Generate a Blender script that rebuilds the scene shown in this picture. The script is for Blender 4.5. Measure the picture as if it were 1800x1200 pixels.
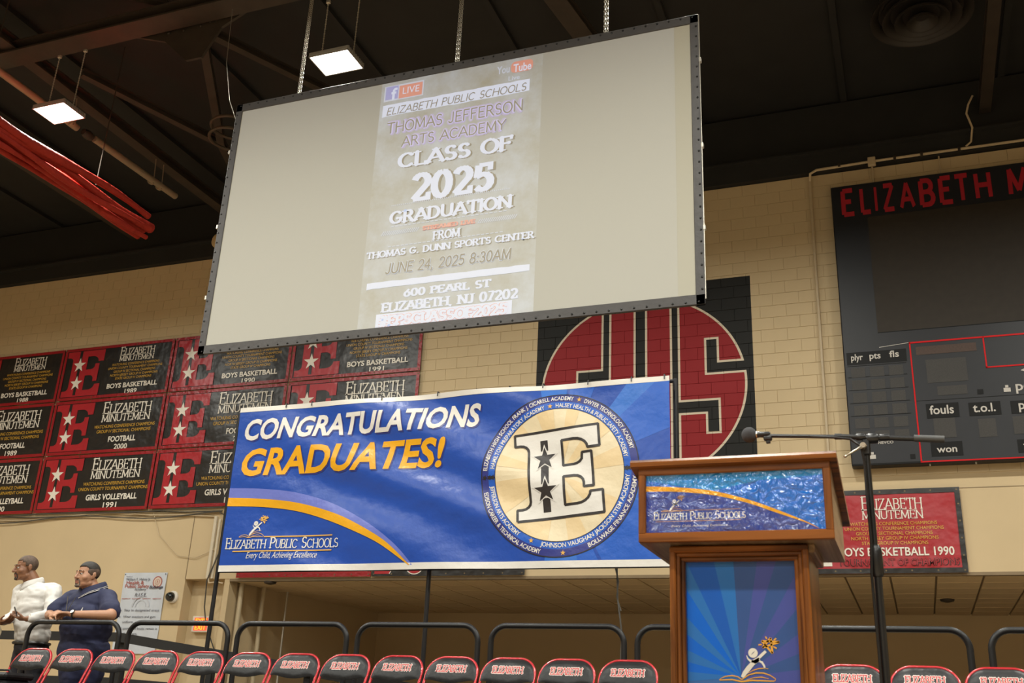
import bpy, bmesh, math, random
from mathutils import Vector, Matrix, noise
random.seed(7)
S = bpy.context.scene
for o in list(bpy.data.objects): bpy.data.objects.remove(o)
COL = S.collection
PI = math.pi
R = math.radians

# ---------------------------------------------------------------- camera, world, exposure
YAW, PIT, ROL, FPX = R(-21.593), R(20.731), R(2.629), 1797.1
FWD = Vector((math.sin(YAW)*math.cos(PIT), math.cos(YAW)*math.cos(PIT), math.sin(PIT)))
_r0 = Vector((math.cos(YAW), -math.sin(YAW), 0)); _u0 = _r0.cross(FWD)
RT = _r0*math.cos(ROL) + _u0*math.sin(ROL); UP = -_r0*math.sin(ROL) + _u0*math.cos(ROL)
EYE = Vector((0, 0, 1.5))
cd = bpy.data.cameras.new('camera'); cam = bpy.data.objects.new('camera', cd); COL.objects.link(cam)
cd.sensor_width = 36; cd.lens = FPX/1800*36; cd.clip_start = .05; cd.clip_end = 200
m = Matrix((RT, UP, -FWD)).transposed().to_4x4(); m.translation = EYE; cam.matrix_world = m
cd.dof.use_dof = True; cd.dof.focus_distance = 11.5; cd.dof.aperture_fstop = 8
S.camera = cam
W = bpy.data.worlds.new('world'); S.world = W; W.use_nodes = True
W.node_tree.nodes['Background'].inputs[0].default_value = (.05, .045, .04, 1)
W.node_tree.nodes['Background'].inputs[1].default_value = .05
S.view_settings.view_transform = 'Standard'; S.view_settings.look = 'None'
S.view_settings.exposure = 0.0; S.view_settings.gamma = 1; S.view_settings.use_curve_mapping = False
S.cycles.use_denoising = True
S.cycles.max_bounces = 8; S.cycles.diffuse_bounces = 4; S.cycles.sample_clamp_indirect = 6
LAMP_POWER = 262.0

def at(px, py, Y):
    d = FWD + RT*((px-900)/FPX) - UP*((py-600)/FPX)
    P = EYE + d*(Y/d.y); return P.x, P.z

# ---------------------------------------------------------------- materials
def srgb(r, g, b):
    f = lambda c: (c/255/12.92 if c/255 <= .04045 else ((c/255+.055)/1.055)**2.4)
    return (f(r), f(g), f(b), 1)
def nt(m): return m.node_tree.nodes, m.node_tree.links
def mat(name, col, rough=.6, metal=0., var=.06, vscale=6., bump=0., bscale=40., emit=None, estr=0., coat=0., spec=.5, bdist=.01, coord='Object', bdetail=3):
    m = bpy.data.materials.new(name); m.use_nodes = True; N, L = nt(m); b = N['Principled BSDF']
    c = col if len(col) == 4 else (*col, 1)
    b.inputs['Roughness'].default_value = rough; b.inputs['Metallic'].default_value = metal
    b.inputs['Specular IOR Level'].default_value = spec; b.inputs['Coat Weight'].default_value = coat
    tc = N.new('ShaderNodeTexCoord')
    n = N.new('ShaderNodeTexNoise'); n.inputs['Scale'].default_value = vscale; n.inputs['Detail'].default_value = 4
    L.new(tc.outputs[coord], n.inputs['Vector'])
    mr = N.new('ShaderNodeMapRange'); mr.inputs[1].default_value = .3; mr.inputs[2].default_value = .7
    mr.inputs[3].default_value = 1-var; mr.inputs[4].default_value = 1+var
    L.new(n.outputs[0], mr.inputs[0])
    mx = N.new('ShaderNodeVectorMath'); mx.operation = 'SCALE'; mx.inputs[0].default_value = c[:3]
    L.new(mr.outputs[0], mx.inputs['Scale']); L.new(mx.outputs[0], b.inputs['Base Color'])
    if bump:
        n2 = N.new('ShaderNodeTexNoise'); n2.inputs['Scale'].default_value = bscale; n2.inputs['Detail'].default_value = bdetail
        L.new(tc.outputs[coord], n2.inputs['Vector'])
        bp = N.new('ShaderNodeBump'); bp.inputs['Strength'].default_value = bump; bp.inputs['Distance'].default_value = bdist
        L.new(n2.outputs[0], bp.inputs['Height']); L.new(bp.outputs[0], b.inputs['Normal'])
    if emit:
        b.inputs['Emission Color'].default_value = emit if len(emit) == 4 else (*emit, 1)
        b.inputs['Emission Strength'].default_value = estr
    return m

def math_node(N, L, op, a, b=None, clamp=False):
    n = N.new('ShaderNodeMath'); n.operation = op; n.use_clamp = clamp
    for i, v in enumerate((a, b)):
        if v is None: continue
        if isinstance(v, (int, float)): n.inputs[i].default_value = v
        else: L.new(v, n.inputs[i])
    return n.outputs[0]

# ---------------------------------------------------------------- objects
ORG = {}
def tag(o, label=None, cat=None, group=None, kind=None):
    if label: o['label'] = label
    if cat: o['category'] = cat
    if group: o['group'] = group
    if kind: o['kind'] = kind
    return o
def empty(name, loc, label=None, cat=None, group=None, kind=None):
    o = bpy.data.objects.new(name, None); COL.objects.link(o); o.location = loc; o.empty_display_size = .2
    ORG[o.name] = Vector(loc); return tag(o, label, cat, group, kind)

class MB:
    """collects shapes in world coordinates; build() links them as ONE mesh object"""
    def __init__(s): s.v = []; s.f = []; s.sm = []
    def add(s, vs, fs, smooth=False):
        k = len(s.v); s.v += [tuple(v) for v in vs]; s.f += [tuple(i+k for i in f) for f in fs]; s.sm += [smooth]*len(fs); return s
    def box(s, x0, x1, y0, y1, z0, z1):
        return s.add([(x, y, z) for z in (z0, z1) for y in (y0, y1) for x in (x0, x1)],
                     [(0,2,3,1),(4,5,7,6),(0,1,5,4),(2,6,7,3),(0,4,6,2),(1,3,7,5)])
    def cbox(s, x0, x1, y0, y1, z0, z1, c=.004):
        bm = bmesh.new(); bmesh.ops.create_cube(bm, size=1)
        for v in bm.verts: v.co = ((x0+x1)/2+v.co.x*(x1-x0), (y0+y1)/2+v.co.y*(y1-y0), (z0+z1)/2+v.co.z*(z1-z0))
        bmesh.ops.bevel(bm, geom=bm.edges[:], offset=c, segments=1, affect='EDGES'); return s.bm(bm)
    def bm(s, bm, smooth=False, M=None):
        bm.verts.index_update(); s.add([(M @ v.co if M else v.co) for v in bm.verts], [[v.index for v in f.verts] for f in bm.faces], smooth); bm.free(); return s
    def prism(s, pts, axis, a, b):
        """pts: 2-D polygon (counter-clockwise); extruded along axis from a to b. axis y -> pts are (x,z); x -> (y,z); z -> (x,y)"""
        f = {'y': lambda p, t: (p[0], t, p[1]), 'x': lambda p, t: (t, p[0], p[1]), 'z': lambda p, t: (p[0], p[1], t)}[axis]
        n = len(pts); vs = [f(p, a) for p in pts]+[f(p, b) for p in pts]
        return s.add(vs, [tuple(range(n)), tuple(range(2*n-1, n-1, -1))]+[(i, i+n, (i+1) % n+n, (i+1) % n) for i in range(n)])
    def tube(s, pts, r, n=10, caps=True, closed=False):
        pts = [Vector(p) for p in pts]; rr = r if isinstance(r, (list, tuple)) else [r]*len(pts)
        K = len(pts); rings = []; ref = None
        for i, p in enumerate(pts):
            a = pts[(i-1) % K] if (i or closed) else p; b = pts[(i+1) % K] if (i < K-1 or closed) else p
            t = (b-a).normalized()
            if ref is None: ref = t.orthogonal().normalized()
            u = (ref - t*ref.dot(t)); u = u.normalized() if u.length > 1e-6 else t.orthogonal().normalized(); ref = u; w = t.cross(u)
            rings.append([p+(u*math.cos(2*PI*k/n)+w*math.sin(2*PI*k/n))*rr[i] for k in range(n)])
        vs = [q for g in rings for q in g]; fs = []
        for i in range(K if closed else K-1):
            j = (i+1) % K
            fs += [(i*n+k, i*n+(k+1) % n, j*n+(k+1) % n, j*n+k) for k in range(n)]
        if caps and not closed: fs += [tuple(range(n-1, -1, -1)), tuple((K-1)*n+k for k in range(n))]
        return s.add(vs, fs, True)
    def lathe(s, prof, c, axis='z', n=24):
        """prof: (r, h) pairs along the axis"""
        f = {'z': lambda r, h, a: (c[0]+r*math.cos(a), c[1]+r*math.sin(a), c[2]+h), 'y': lambda r, h, a: (c[0]+r*math.cos(a), c[1]-h, c[2]+r*math.sin(a)),
             'x': lambda r, h, a: (c[0]+h, c[1]+r*math.cos(a), c[2]+r*math.sin(a))}[axis]
        K = len(prof); vs = [f(r, h, 2*PI*k/n) for r, h in prof for k in range(n)]
        fs = [(i*n+k, i*n+(k+1) % n, (i+1)*n+(k+1) % n, (i+1)*n+k) for i in range(K-1) for k in range(n)]
        fs += [tuple(range(n-1, -1, -1)), tuple((K-1)*n+k for k in range(n))]
        return s.add(vs, fs, True)
    def build(s, name, m, parent=None, kind=None, auto=35):
        me = bpy.data.meshes.new(name); org = ORG[parent.name] if parent else Vector((0, 0, 0))
        loc = Vector((0, 0, 0))
        if parent is None and s.v:
            lo = [min(v[i] for v in s.v) for i in range(3)]; hi = [max(v[i] for v in s.v) for i in range(3)]
            loc = Vector(((lo[0]+hi[0])/2, (lo[1]+hi[1])/2, lo[2])); org = loc
        me.from_pydata([(v[0]-org.x, v[1]-org.y, v[2]-org.z) for v in s.v], [], s.f)
        me.polygons.foreach_set('use_smooth', s.sm)
        if any(s.sm) and auto: me.set_sharp_from_angle(angle=R(auto))
        for mm in (m if isinstance(m, (list, tuple)) else [m]): me.materials.append(mm)
        o = bpy.data.objects.new(name, me); COL.objects.link(o); o.location = loc
        if parent: o.parent = parent; ORG[o.name] = org
        else: ORG[o.name] = loc
        if kind: o['kind'] = kind
        return o
def kids(o): return [c for c in bpy.data.objects if c.parent == o]
KID = {}
def copy_tree(o, parent=None, tree=None):
    if tree is None:
        tree = {}
        for c in bpy.data.objects:
            if c.parent: tree.setdefault(c.parent.name, []).append(c)
    c = o.copy(); COL.objects.link(c)
    if parent: c.parent = parent
    for k in tree.get(o.name, []): copy_tree(k, c, tree)
    return c
def arc2(cx, cy, rx, ry, a0, a1, n=8):
    return [(cx+rx*math.cos(R(a0+(a1-a0)*i/n)), cy+ry*math.sin(R(a0+(a1-a0)*i/n))) for i in range(n+1)]

# ---------------------------------------------------------------- lettering: two fonts, filled glyphs and drawn strokes
GC = {}
def glyph(c, bold=0.):
    k = (c, bold)
    if k not in GC:
        def mk(body):
            cu = bpy.data.curves.new('t', 'FONT'); cu.body = body; cu.resolution_u = 3; cu.offset = bold
            ob = bpy.data.objects.new('t', cu); COL.objects.link(ob)
            me = ob.to_mesh(); v = [(q.co.x, q.co.y) for q in me.vertices]; f = [tuple(p.vertices) for p in me.polygons]
            ob.to_mesh_clear(); bpy.data.objects.remove(ob); bpy.data.curves.remove(cu); return v, f
        w = lambda s: (lambda v: max(p[0] for p in v)-min(p[0] for p in v))(mk(s)[0])
        if ('HH', bold) not in GC:
            v = mk('H')[0]; GC[('cap', bold)] = max(p[1] for p in v)-2*0; GC[('HH', bold)] = w('HH')
        adv = w('H'+c+'H')-GC[('HH', bold)]
        v, f = mk(c) if c != ' ' else ([], [])
        GC[k] = (v, f, max(adv, .05))
    return GC[k]
A = arc2
SG = {
 'A': (.84, [[(0,0),(.42,1)],[(.42,1),(.84,0)],[(.15,.33),(.69,.33)]]),
 'B': (.70, [[(.08,0),(.08,1)],[(.08,1),(.36,1)]+A(.36,.765,.22,.235,90,-90)+[(.08,.53)],[(.08,.53),(.38,.53)]+A(.38,.265,.26,.265,90,-90)+[(.08,0)]]),
 'C': (.82, [A(.44,.5,.40,.5,48,312,14)]),
 'D': (.84, [[(.08,0),(.08,1)],[(.08,1),(.34,1)]+A(.34,.5,.42,.5,90,-90,12)+[(.08,0)]]),
 'E': (.64, [[(.08,0),(.08,1)],[(.08,1),(.58,1)],[(.08,.53),(.48,.53)],[(.08,0),(.60,0)]]),
 'F': (.62, [[(.08,0),(.08,1)],[(.08,1),(.58,1)],[(.08,.53),(.46,.53)]]),
 'G': (.88, [A(.44,.5,.40,.5,48,320,14)+[(.80,.42)],[(.80,.42),(.52,.42)]]),
 'H': (.84, [[(.08,0),(.08,1)],[(.76,0),(.76,1)],[(.08,.52),(.76,.52)]]),
 'I': (.20, [[(.10,0),(.10,1)]]),
 'J': (.52, [[(.40,1),(.40,.25)]+A(.20,.25,.20,.25,0,-150,7)]),
 'K': (.78, [[(.08,0),(.08,1)],[(.70,1),(.10,.42)],[(.26,.56),(.74,0)]]),
 'L': (.60, [[(.08,0),(.08,1)],[(.08,0),(.58,0)]]),
 'M': (1.0, [[(.08,0),(.12,1)],[(.12,1),(.50,.12)],[(.50,.12),(.88,1)],[(.88,1),(.92,0)]]),
 'N': (.86, [[(.08,0),(.08,1)],[(.08,1),(.78,0)],[(.78,0),(.78,1)]]),
 'O': (.88, [A(.44,.5,.40,.5,90,450,18)]),
 'P': (.64, [[(.08,0),(.08,1)],[(.08,1),(.34,1)]+A(.34,.74,.24,.26,90,-90)+[(.08,.48)]]),
 'Q': (.88, [A(.44,.5,.40,.5,90,450,18),[(.5,.25),(.82,-.08)]]),
 'R': (.74, [[(.08,0),(.08,1)],[(.08,1),(.34,1)]+A(.34,.755,.23,.245,90,-90)+[(.08,.51)],[(.34,.51),(.70,0)]]),
 'S': (.62, [A(.31,.745,.23,.255,40,270,10)+A(.31,.25,.25,.25,90,-140,10)[1:]]),
 'T': (.76, [[(.38,0),(.38,1)],[(.38,1),(.02,1)],[(.38,1),(.74,1)]]),
 'U': (.82, [[(.08,1),(.08,.34)]+A(.41,.34,.33,.34,180,360,10)+[(.74,1)]]),
 'V': (.82, [[(.02,1),(.41,0)],[(.41,0),(.80,1)]]),
 'W': (1.1, [[(.02,1),(.30,0)],[(.30,0),(.55,.95)],[(.55,.95),(.80,0)],[(.80,0),(1.08,1)]]),
 'X': (.78, [[(.04,0),(.74,1)],[(.04,1),(.74,0)]]),
 'Y': (.80, [[(.40,0),(.40,.46)],[(.40,.46),(.02,1)],[(.40,.46),(.78,1)]]),
 'Z': (.70, [[(.66,1),(.06,1)],[(.66,1),(.04,0)],[(.04,0),(.68,0)]]),
 '0': (.66, [A(.33,.5,.27,.5,90,450,18)]),
 '1': (.36, [[(.20,0),(.20,1)],[(.20,1),(.04,.8)]]),
 '2': (.64, [A(.31,.72,.25,.28,165,-35,10)+[(.06,0)],[(.06,0),(.60,0)]]),
 '3': (.62, [A(.29,.75,.23,.25,150,-90,9),A(.30,.25,.26,.25,90,-150,9)]),
 '4': (.66, [[(.46,0),(.46,1)],[(.46,1),(.04,.3)],[(.04,.3),(.62,.3)]]),
 '5': (.62, [[(.14,1),(.10,.55)]+A(.30,.31,.27,.31,115,-145,10),[(.14,1),(.54,1)]]),
 '6': (.64, [[(.50,1)]+A(.36,.34,.28,.34,120,180,4)+A(.33,.31,.26,.31,180,540,16)]),
 '7': (.60, [[(.04,1),(.56,1)],[(.56,1),(.20,0)]]),
 '8': (.64, [A(.32,.76,.22,.24,90,450,14),A(.32,.27,.27,.27,90,450,14)]),
 '9': (.64, [A(.32,.69,.26,.31,0,360,16)+[(.56,.5),(.22,0)]]),
 ',': (.26, [[(.14,.08),(.08,-.16)]]), '.': (.26, [[(.09,.04),(.17,.04)]]), ':': (.26, [[(.09,.12),(.17,.12)],[(.09,.62),(.17,.62)]]),
 '#': (.80, [[(.22,0),(.34,1)],[(.48,0),(.60,1)],[(.06,.34),(.72,.34)],[(.10,.68),(.76,.68)]]),
 '-': (.4, [[(.05,.45),(.35,.45)]]), '/': (.4, [[(0,0),(.4,1)]]), '!': (.24, [[(.12,1),(.12,.28)],[(.10,.03),(.14,.03)]]),
 '&': (.84, [[(.78,0),(.22,.68)]+A(.38,.78,.18,.2,210,-30,8)+[(.14,.36)]+A(.32,.22,.26,.22,150,330,8)+[(.74,.46)]]),
 ' ': (.42, []),
}
def offset_ribbon(pts, hw):
    """quads around a polyline; hw(dx,dy) gives the half width of a stretch"""
    out = []; n = len(pts)
    for i in range(n-1):
        (x0, y0), (x1, y1) = pts[i], pts[i+1]; dx, dy = x1-x0, y1-y0; l = math.hypot(dx, dy)
        if l < 1e-6: continue
        w = hw(dx/l, dy/l); nx, ny = -dy/l*w, dx/l*w; ex, ey = dx/l*w*.35, dy/l*w*.35
        a = (x0-(ex if i else 0), y0-(ey if i else 0)); b = (x1+(ex if i < n-2 else 0), y1+(ey if i < n-2 else 0))
        out.append([(a[0]-nx, a[1]-ny), (b[0]-nx, b[1]-ny), (b[0]+nx, b[1]+ny), (a[0]+nx, a[1]+ny)])
    return out
STY = {  # thick, thin, serif length, serif height, end caps
 'serif': (.062, .026, .085, .022, 0), 'slab': (.105, .065, .11, .05, 0), 'slabfat': (.135, .085, .11, .06, 0),
 'hand': (.045, .045, 0, 0, 1), 'handfat': (.10, .10, 0, 0, 1), 'block': (.11, .10, 0, 0, 0), 'thin': (.03, .03, 0, 0, 1)}
class Flat:
    """print laid out in the plane of its sheet: polygons (u, v) with a layer number"""
    def __init__(s): s.P = []; s.spans = []
    def mark(s, k): s.spans.append((k, len(s.P))); return s
    def poly(s, pts, layer=1): s.P.append((list(pts), layer)); return s
    def rect(s, u0, u1, v0, v1, layer=1): return s.poly([(u0, v0), (u1, v0), (u1, v1), (u0, v1)], layer)
    def line(s, pts, w, layer=1):
        for i, q in enumerate(offset_ribbon(pts, lambda a, b: w/2)): s.poly(q, layer+(i % 3)*.07)
        return s
    def text(s, t, u0, v0, h, width=None, font='sans', shear=0., layer=1, align='L', fat=0., small=None, track=0.):
        polys = []; x = 0.
        for c in t:
            sc = 1.
            if small and c.islower(): sc = small; c = c.upper()
            if font in ('sans', 'bold', 'heavy'):
                b = {'sans': 0., 'bold': .018, 'heavy': .03}[font]; v, f, adv = glyph(c, b); cap = GC[('cap', b)]
                for q in f: polys.append([((x+v[i][0]*sc)/cap, v[i][1]*sc/cap) for i in q])
                x += (adv+track)*sc
            else:
                th, tn, sl, sh, cp = STY[font]; th += fat; tn += fat
                adv, st = SG[c]
                X = x
                for pl in st:
                    pp = [(X+a*sc, b*sc) for a, b in pl]
                    for q in offset_ribbon(pp, lambda dx, dy: (tn+(th-tn)*abs(dy))*sc): polys.append(q)
                    if cp or fat:
                        for e in (pp[0], pp[-1]): polys.append([(e[0]+th*.98*sc*math.cos(k*PI/4), e[1]+th*.98*sc*math.sin(k*PI/4)) for k in range(8)])
                    if sl:
                        for e, o, en in ((pp[0], pp[1], 0), (pp[-1], pp[-2], 1)):
                            dx, dy = o[0]-e[0], o[1]-e[1]; l = math.hypot(dx, dy) or 1
                            ey = (e[1])/sc
                            if abs(dy)/l > .55 and (abs(ey) < .03 or abs(ey-1) < .03) and len(pl) < 12:
                                w = (th+sl)*sc; hh = (sh+fat)*sc; y0 = e[1]-hh if ey > .5 else e[1]-0; y0 = e[1]-hh*1.6 if ey > .5 else e[1]-hh*.4
                                polys.append([(e[0]-w, y0), (e[0]+w, y0), (e[0]+w, y0+2*hh), (e[0]-w, y0+2*hh)])
                            elif en and abs(dx)/l > .9 and len(pl) == 2 and (abs(ey) < .03 or abs(ey-1) < .03 or c in 'EF') and c in 'EFLTZ25':
                                q = -1 if ey > .9 else (1 if ey < .1 else 0); l2 = (.16 if q else .1)*sc; w = (tn+.012)*sc
                                y0, y1 = (e[1]+q*l2, e[1]) if q else (e[1]-l2, e[1]+l2)
                                polys.append([(e[0]-w, min(y0, y1)-tn*sc*(q != 0)), (e[0]+w, min(y0, y1)-tn*sc*(q != 0)), (e[0]+w, max(y0, y1)+tn*sc*(q != 0)), (e[0]-w, max(y0, y1)+tn*sc*(q != 0))])
                            elif c in 'CGS' and len(pl) > 6 and not (c == 'G' and en):
                                w = tn*sc; q = .14*sc; yy = e[1]
                                sg = 1 if ey > .5 else -1
                                polys.append([(e[0]-w, yy-q*.6), (e[0]+w, yy-q*.6), (e[0]+w, yy+q*.6), (e[0]-w, yy+q*.6)])
                x += (adv+.10+track)*sc
        if not polys: return s
        k0 = len(s.P)
        xa = min(p[0] for q in polys for p in q); xb = max(p[0] for q in polys for p in q)
        kx = h if width is None else width/(xb-xa)
        off = {'L': -xa*kx, 'C': -(xa+xb)/2*kx, 'R': -xb*kx}[align]
        st = 0 if font in ('sans', 'bold', 'heavy') else .07
        for i, q in enumerate(polys): s.P.append(([(u0+off+p[0]*kx+p[1]*h*shear, v0+p[1]*h) for p in q], layer+(i*5 % 13)*st))
        return s.mark(k0)
    def tl(s, t, p0, p1, pt, Y, org=(0, 0), sc=1., **k):
        """text whose base line runs between two picture points of the sheet at depth Y; pt: top of its first letter"""
        g = lambda p: at(org[0]+p[0]/sc, org[1]+p[1]/sc, Y)
        a, b, c = g(p0), g(p1), g(pt); v = (a[1]+b[1])/2; return s.text(t, a[0], v, c[1]-a[1], b[0]-a[0], **k)
    def arc_text(s, t, cx, cy, r, a0, a1, h, font='bold', layer=1, inside=False):
        """letters spread from angle a0 to a1 (degrees) round a ring; inside: upright along the bottom"""
        adv = [glyph(c, .018)[2] for c in t]; tot = sum(adv)-adv[-1]/2-adv[0]/2; cap = GC[('cap', .018)]; run = 0
        kx = abs(R(a1-a0))*r/sum(adv)
        for i, c in enumerate(t):
            v, f, _ = glyph(c, .018)
            if v:
                w = (min(p[0] for p in v)+max(p[0] for p in v))/2
                a = R(a0+(a1-a0)*(run+adv[i]/2)/sum(adv)); d = 1 if inside else -1
                rad = Vector((math.cos(a), math.sin(a))); tan = Vector((-math.sin(a), math.cos(a)))*d; upv = -rad if inside else rad
                rb = r if not inside else r
                for q in f: s.P.append(([tuple(Vector((cx, cy))+rad*rb+tan*((v[j][0]-w)*kx)+upv*(v[j][1]/cap*h)) for j in q], layer))
            run += adv[i]
        return s
    def star(s, cx, cy, r, rot=0., layer=1, k=.40):
        return s.poly([(cx+(r if i % 2 == 0 else r*k)*math.sin(R(rot)+i*PI/5), cy+(r if i % 2 == 0 else r*k)*math.cos(R(rot)+i*PI/5)) for i in range(10)], layer).mark(len(s.P)-1)
    def disc(s, cx, cy, r, layer=1, n=48, ry=None): return s.poly([(cx+r*math.cos(2*PI*i/n), cy+(ry or r)*math.sin(2*PI*i/n)) for i in range(n)], layer)
    def ring(s, cx, cy, r0, r1, layer=1, n=64, a0=0, a1=360):
        for i in range(n):
            a, b = R(a0+(a1-a0)*i/n), R(a0+(a1-a0)*(i+1)/n)
            s.poly([(cx+r0*math.cos(a), cy+r0*math.sin(a)), (cx+r1*math.cos(a), cy+r1*math.sin(a)), (cx+r1*math.cos(b), cy+r1*math.sin(b)), (cx+r0*math.cos(b), cy+r0*math.sin(b))], layer)
        return s
    def build(s, name, m, parent, fn, cut=None, eps=.0012, split=False):
        if split and s.spans:
            used = set(); out = None; P = s.P
            for a, b in s.spans:
                if b <= a: continue
                F = Flat(); F.P = P[a:b]; used.update(range(a, b)); o = F.build(name, m, parent, fn, cut, eps); out = out or o
            rest_ = [p for i, p in enumerate(P) if i not in used]
            if rest_: F = Flat(); F.P = rest_; F.build(name, m, parent, fn, cut, eps)
            return out
        bm = bmesh.new()
        for pts, ly in s.P:
            a = sum(pts[i][0]*pts[(i+1) % len(pts)][1]-pts[(i+1) % len(pts)][0]*pts[i][1] for i in range(len(pts)))
            if abs(a) < 1e-10: continue
            if a < 0: pts = pts[::-1]
            try: bm.faces.new([bm.verts.new((p[0], p[1], ly)) for p in pts])
            except ValueError: pass
        bm.normal_update()
        if cut:
            st, u0, u1, v0, v1 = cut
            for ax, c0, c1 in ((0, u0, u1), (1, v0, v1)):
                x = c0+st
                while x < c1:
                    co = [0, 0, 0]; no = [0, 0, 0]; co[ax] = x; no[ax] = 1
                    bmesh.ops.bisect_plane(bm, geom=bm.verts[:]+bm.edges[:]+bm.faces[:], plane_co=co, plane_no=no); x += st
        bm.normal_update(); big = [f for f in bm.faces if len(f.verts) > 4]
        if big: bmesh.ops.triangulate(bm, faces=big)
        mb = MB(); bm.verts.index_update()
        mb.add([fn(v.co.x, v.co.y, v.co.z*eps) for v in bm.verts], [[v.index for v in f.verts] for f in bm.faces], bool(cut)); bm.free()
        return mb.build(name, m, parent, auto=0)
def wallmap(Y): return lambda u, v, e: (u, Y-e, v)
# ---------------------------------------------------------------- lamps first (they light the hall)
M = {}
M['lamp'] = mat('led_diffuser', (.9, .9, .9), .5, emit=(1., .96, .89), estr=14., var=0)
M['lamp_case'] = mat('lamp_casing', (.35, .34, .32), .45, .3)
M['chain'] = mat('zinc_chain', (.55, .52, .45), .4, .6)
def make_lamp(loc):
    x, y, z = loc; t = empty('high_bay_lamp', loc)
    MB().box(x-.285, x+.285, y-.21, y+.21, z+.002, z+.012).build('diffuser', M['lamp'], t)
    ld = bpy.data.lights.new('lamp_light', 'AREA'); ld.shape = 'RECTANGLE'; ld.size = .55; ld.size_y = .40; ld.energy = LAMP_POWER; ld.color = (1., .985, .89); ld.spread = R(168)
    lo = bpy.data.objects.new('light_source', ld); COL.objects.link(lo); lo.parent = t; lo.location = (0, 0, -.004)
    c = MB(); c.cbox(x-.30, x+.30, y-.225, y+.225, z+.012, z+.07, .008); c.cbox(x-.12, x+.12, y-.1, y+.1, z+.07, z+.13, .01)
    for a, b, cc, d in ((-.30, -.285, -.225, .225), (.285, .30, -.225, .225), (-.30, .30, -.225, -.21), (-.30, .30, .21, .225)): c.box(x+a, x+b, y+cc, y+d, z-.005, z+.014)
    for i in range(9): c.box(x+.301, x+.311, y-.22+i*.05, y-.20+i*.05, z+.02, z+.06)
    c.build('casing', M['lamp_case'], t)
    for sx in (-.25, .25):
        k = MB(); k.tube([(x+sx, y+.0, z+.05), (x+sx, y, z+1.08)], .006, 6)
        for i in range(24): k.tube([(x+sx+.012*math.cos(a)*(i % 2), y+.012*math.cos(a)*((i+1) % 2), z+.09+i*.04+.018*math.sin(a)) for a in (0, PI/2, PI, 3*PI/2)], .004, 4, closed=True)
        k.cbox(x+sx-.03, x+sx+.03, y-.02, y+.02, z+1.04, z+1.09, .005)
        k.build('hanging_chain', M['chain'], t)
    return t
lamp0 = make_lamp((-6.64, 9.87, 9.8))
tag(lamp0, 'square white LED high-bay lamp glowing just above the top left of the projection screen', 'lamp', 'high-bay lamps under the black roof')
l1 = copy_tree(lamp0); l1.location = (-11.29, 9.72, 9.8)
tag(l1, 'square white LED high-bay lamp on two chains above the red curtain roll, far left', 'lamp', 'high-bay lamps under the black roof')
for ix, X in enumerate((-16., -11.3, -6.6, -1.5, 3.2, 7.9)):
    for Y in (9.75, 4., -1.8, -7.6, -13.4):
        if Y > 9 and ix in (1, 2): continue
        if ix in (0, 5) and Y < -5: continue
        c = copy_tree(lamp0); c.location = (X, Y, 9.8)
        tag(c, 'square LED high-bay lamp hanging over the hall outside the frame, one of a regular grid', 'lamp', 'high-bay lamps over the hall outside the frame')

# ---------------------------------------------------------------- the setting
CREAM = (.56, .44, .268)
def wall_material(mural=True):
    m = mat('painted_block_wall', CREAM, .6, spec=.25, var=.03, vscale=1.5, bump=.35, bscale=220, bdist=.002, coord='Object')
    if not mural: return m
    N, L = nt(m); b = N['Principled BSDF']; base = b.inputs['Base Color'].links[0].from_socket
    g = N.new('ShaderNodeNewGeometry'); s = N.new('ShaderNodeSeparateXYZ'); L.new(g.outputs['Position'], s.inputs[0]); X, Z = s.outputs['X'], s.outputs['Z']
    mn = lambda op, a, c=None, cl=False: math_node(N, L, op, a, c, cl)
    def rect(x0, x1, z0, z1):
        a = mn('SUBTRACT', mn('ABSOLUTE', mn('SUBTRACT', X, (x0+x1)/2)), (x1-x0)/2)
        c = mn('SUBTRACT', mn('ABSOLUTE', mn('SUBTRACT', Z, (z0+z1)/2)), (z1-z0)/2)
        return mn('MAXIMUM', a, c)
    dx = mn('DIVIDE', mn('SUBTRACT', X, -3.845), 1.70); dz = mn('DIVIDE', mn('SUBTRACT', Z, 6.78), 1.58)
    el = mn('MULTIPLY', mn('SUBTRACT', mn('SQRT', mn('ADD', mn('MULTIPLY', dx, dx), mn('MULTIPLY', dz, dz))), 1.), 1.62)
    ch = None
    for q in ((-4.50, -4.365, 6.9, 9), (-4.93, -4.365, 6.93, 7.145), (-4.93, -4.365, 6.30, 6.51), (-4.50, -4.365, 4, 6.51), (-3.945, -3.75, 6.95, 9), (-3.945, -3.75, 4, 6.55),
              (-3.335, -3.205, 4, 9), (-2.775, -2.575, 6.94, 7.54), (-2.775, -1, 6.94, 7.135), (-3.25, -2.57, 6.295, 6.51), (-2.775, -2.57, 5.965, 6.51)):
        r = rect(*q); ch = r if ch is None else mn('MINIMUM', ch, r)
    sd = mn('MAXIMUM', el, mn('MULTIPLY', ch, -1.))
    red = mn('LESS_THAN', sd, -.017); line = mn('LESS_THAN', mn('ABSOLUTE', sd), .0175); inside = mn('LESS_THAN', rect(-5.66, -2.02, 5.02, 8.575), 0.)
    def mix(f, a, c):
        n = N.new('ShaderNodeMix'); n.data_type = 'RGBA'; L.new(f, n.inputs['Factor'])
        for i, v in ((6, a), (7, c)):
            if isinstance(v, tuple): n.inputs[i].default_value = v
            else: L.new(v, n.inputs[i])
        return n.outputs[2]
    c = mix(red, (.012, .012, .011, 1), (.25, .012, .016, 1)); c = mix(line, c, (.62, .54, .42, 1)); c = mix(inside, base, c)
    L.new(c, b.inputs['Base Color'])
    return m
M['wall'] = wall_material(); M['wall_plain'] = wall_material(False)
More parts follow.
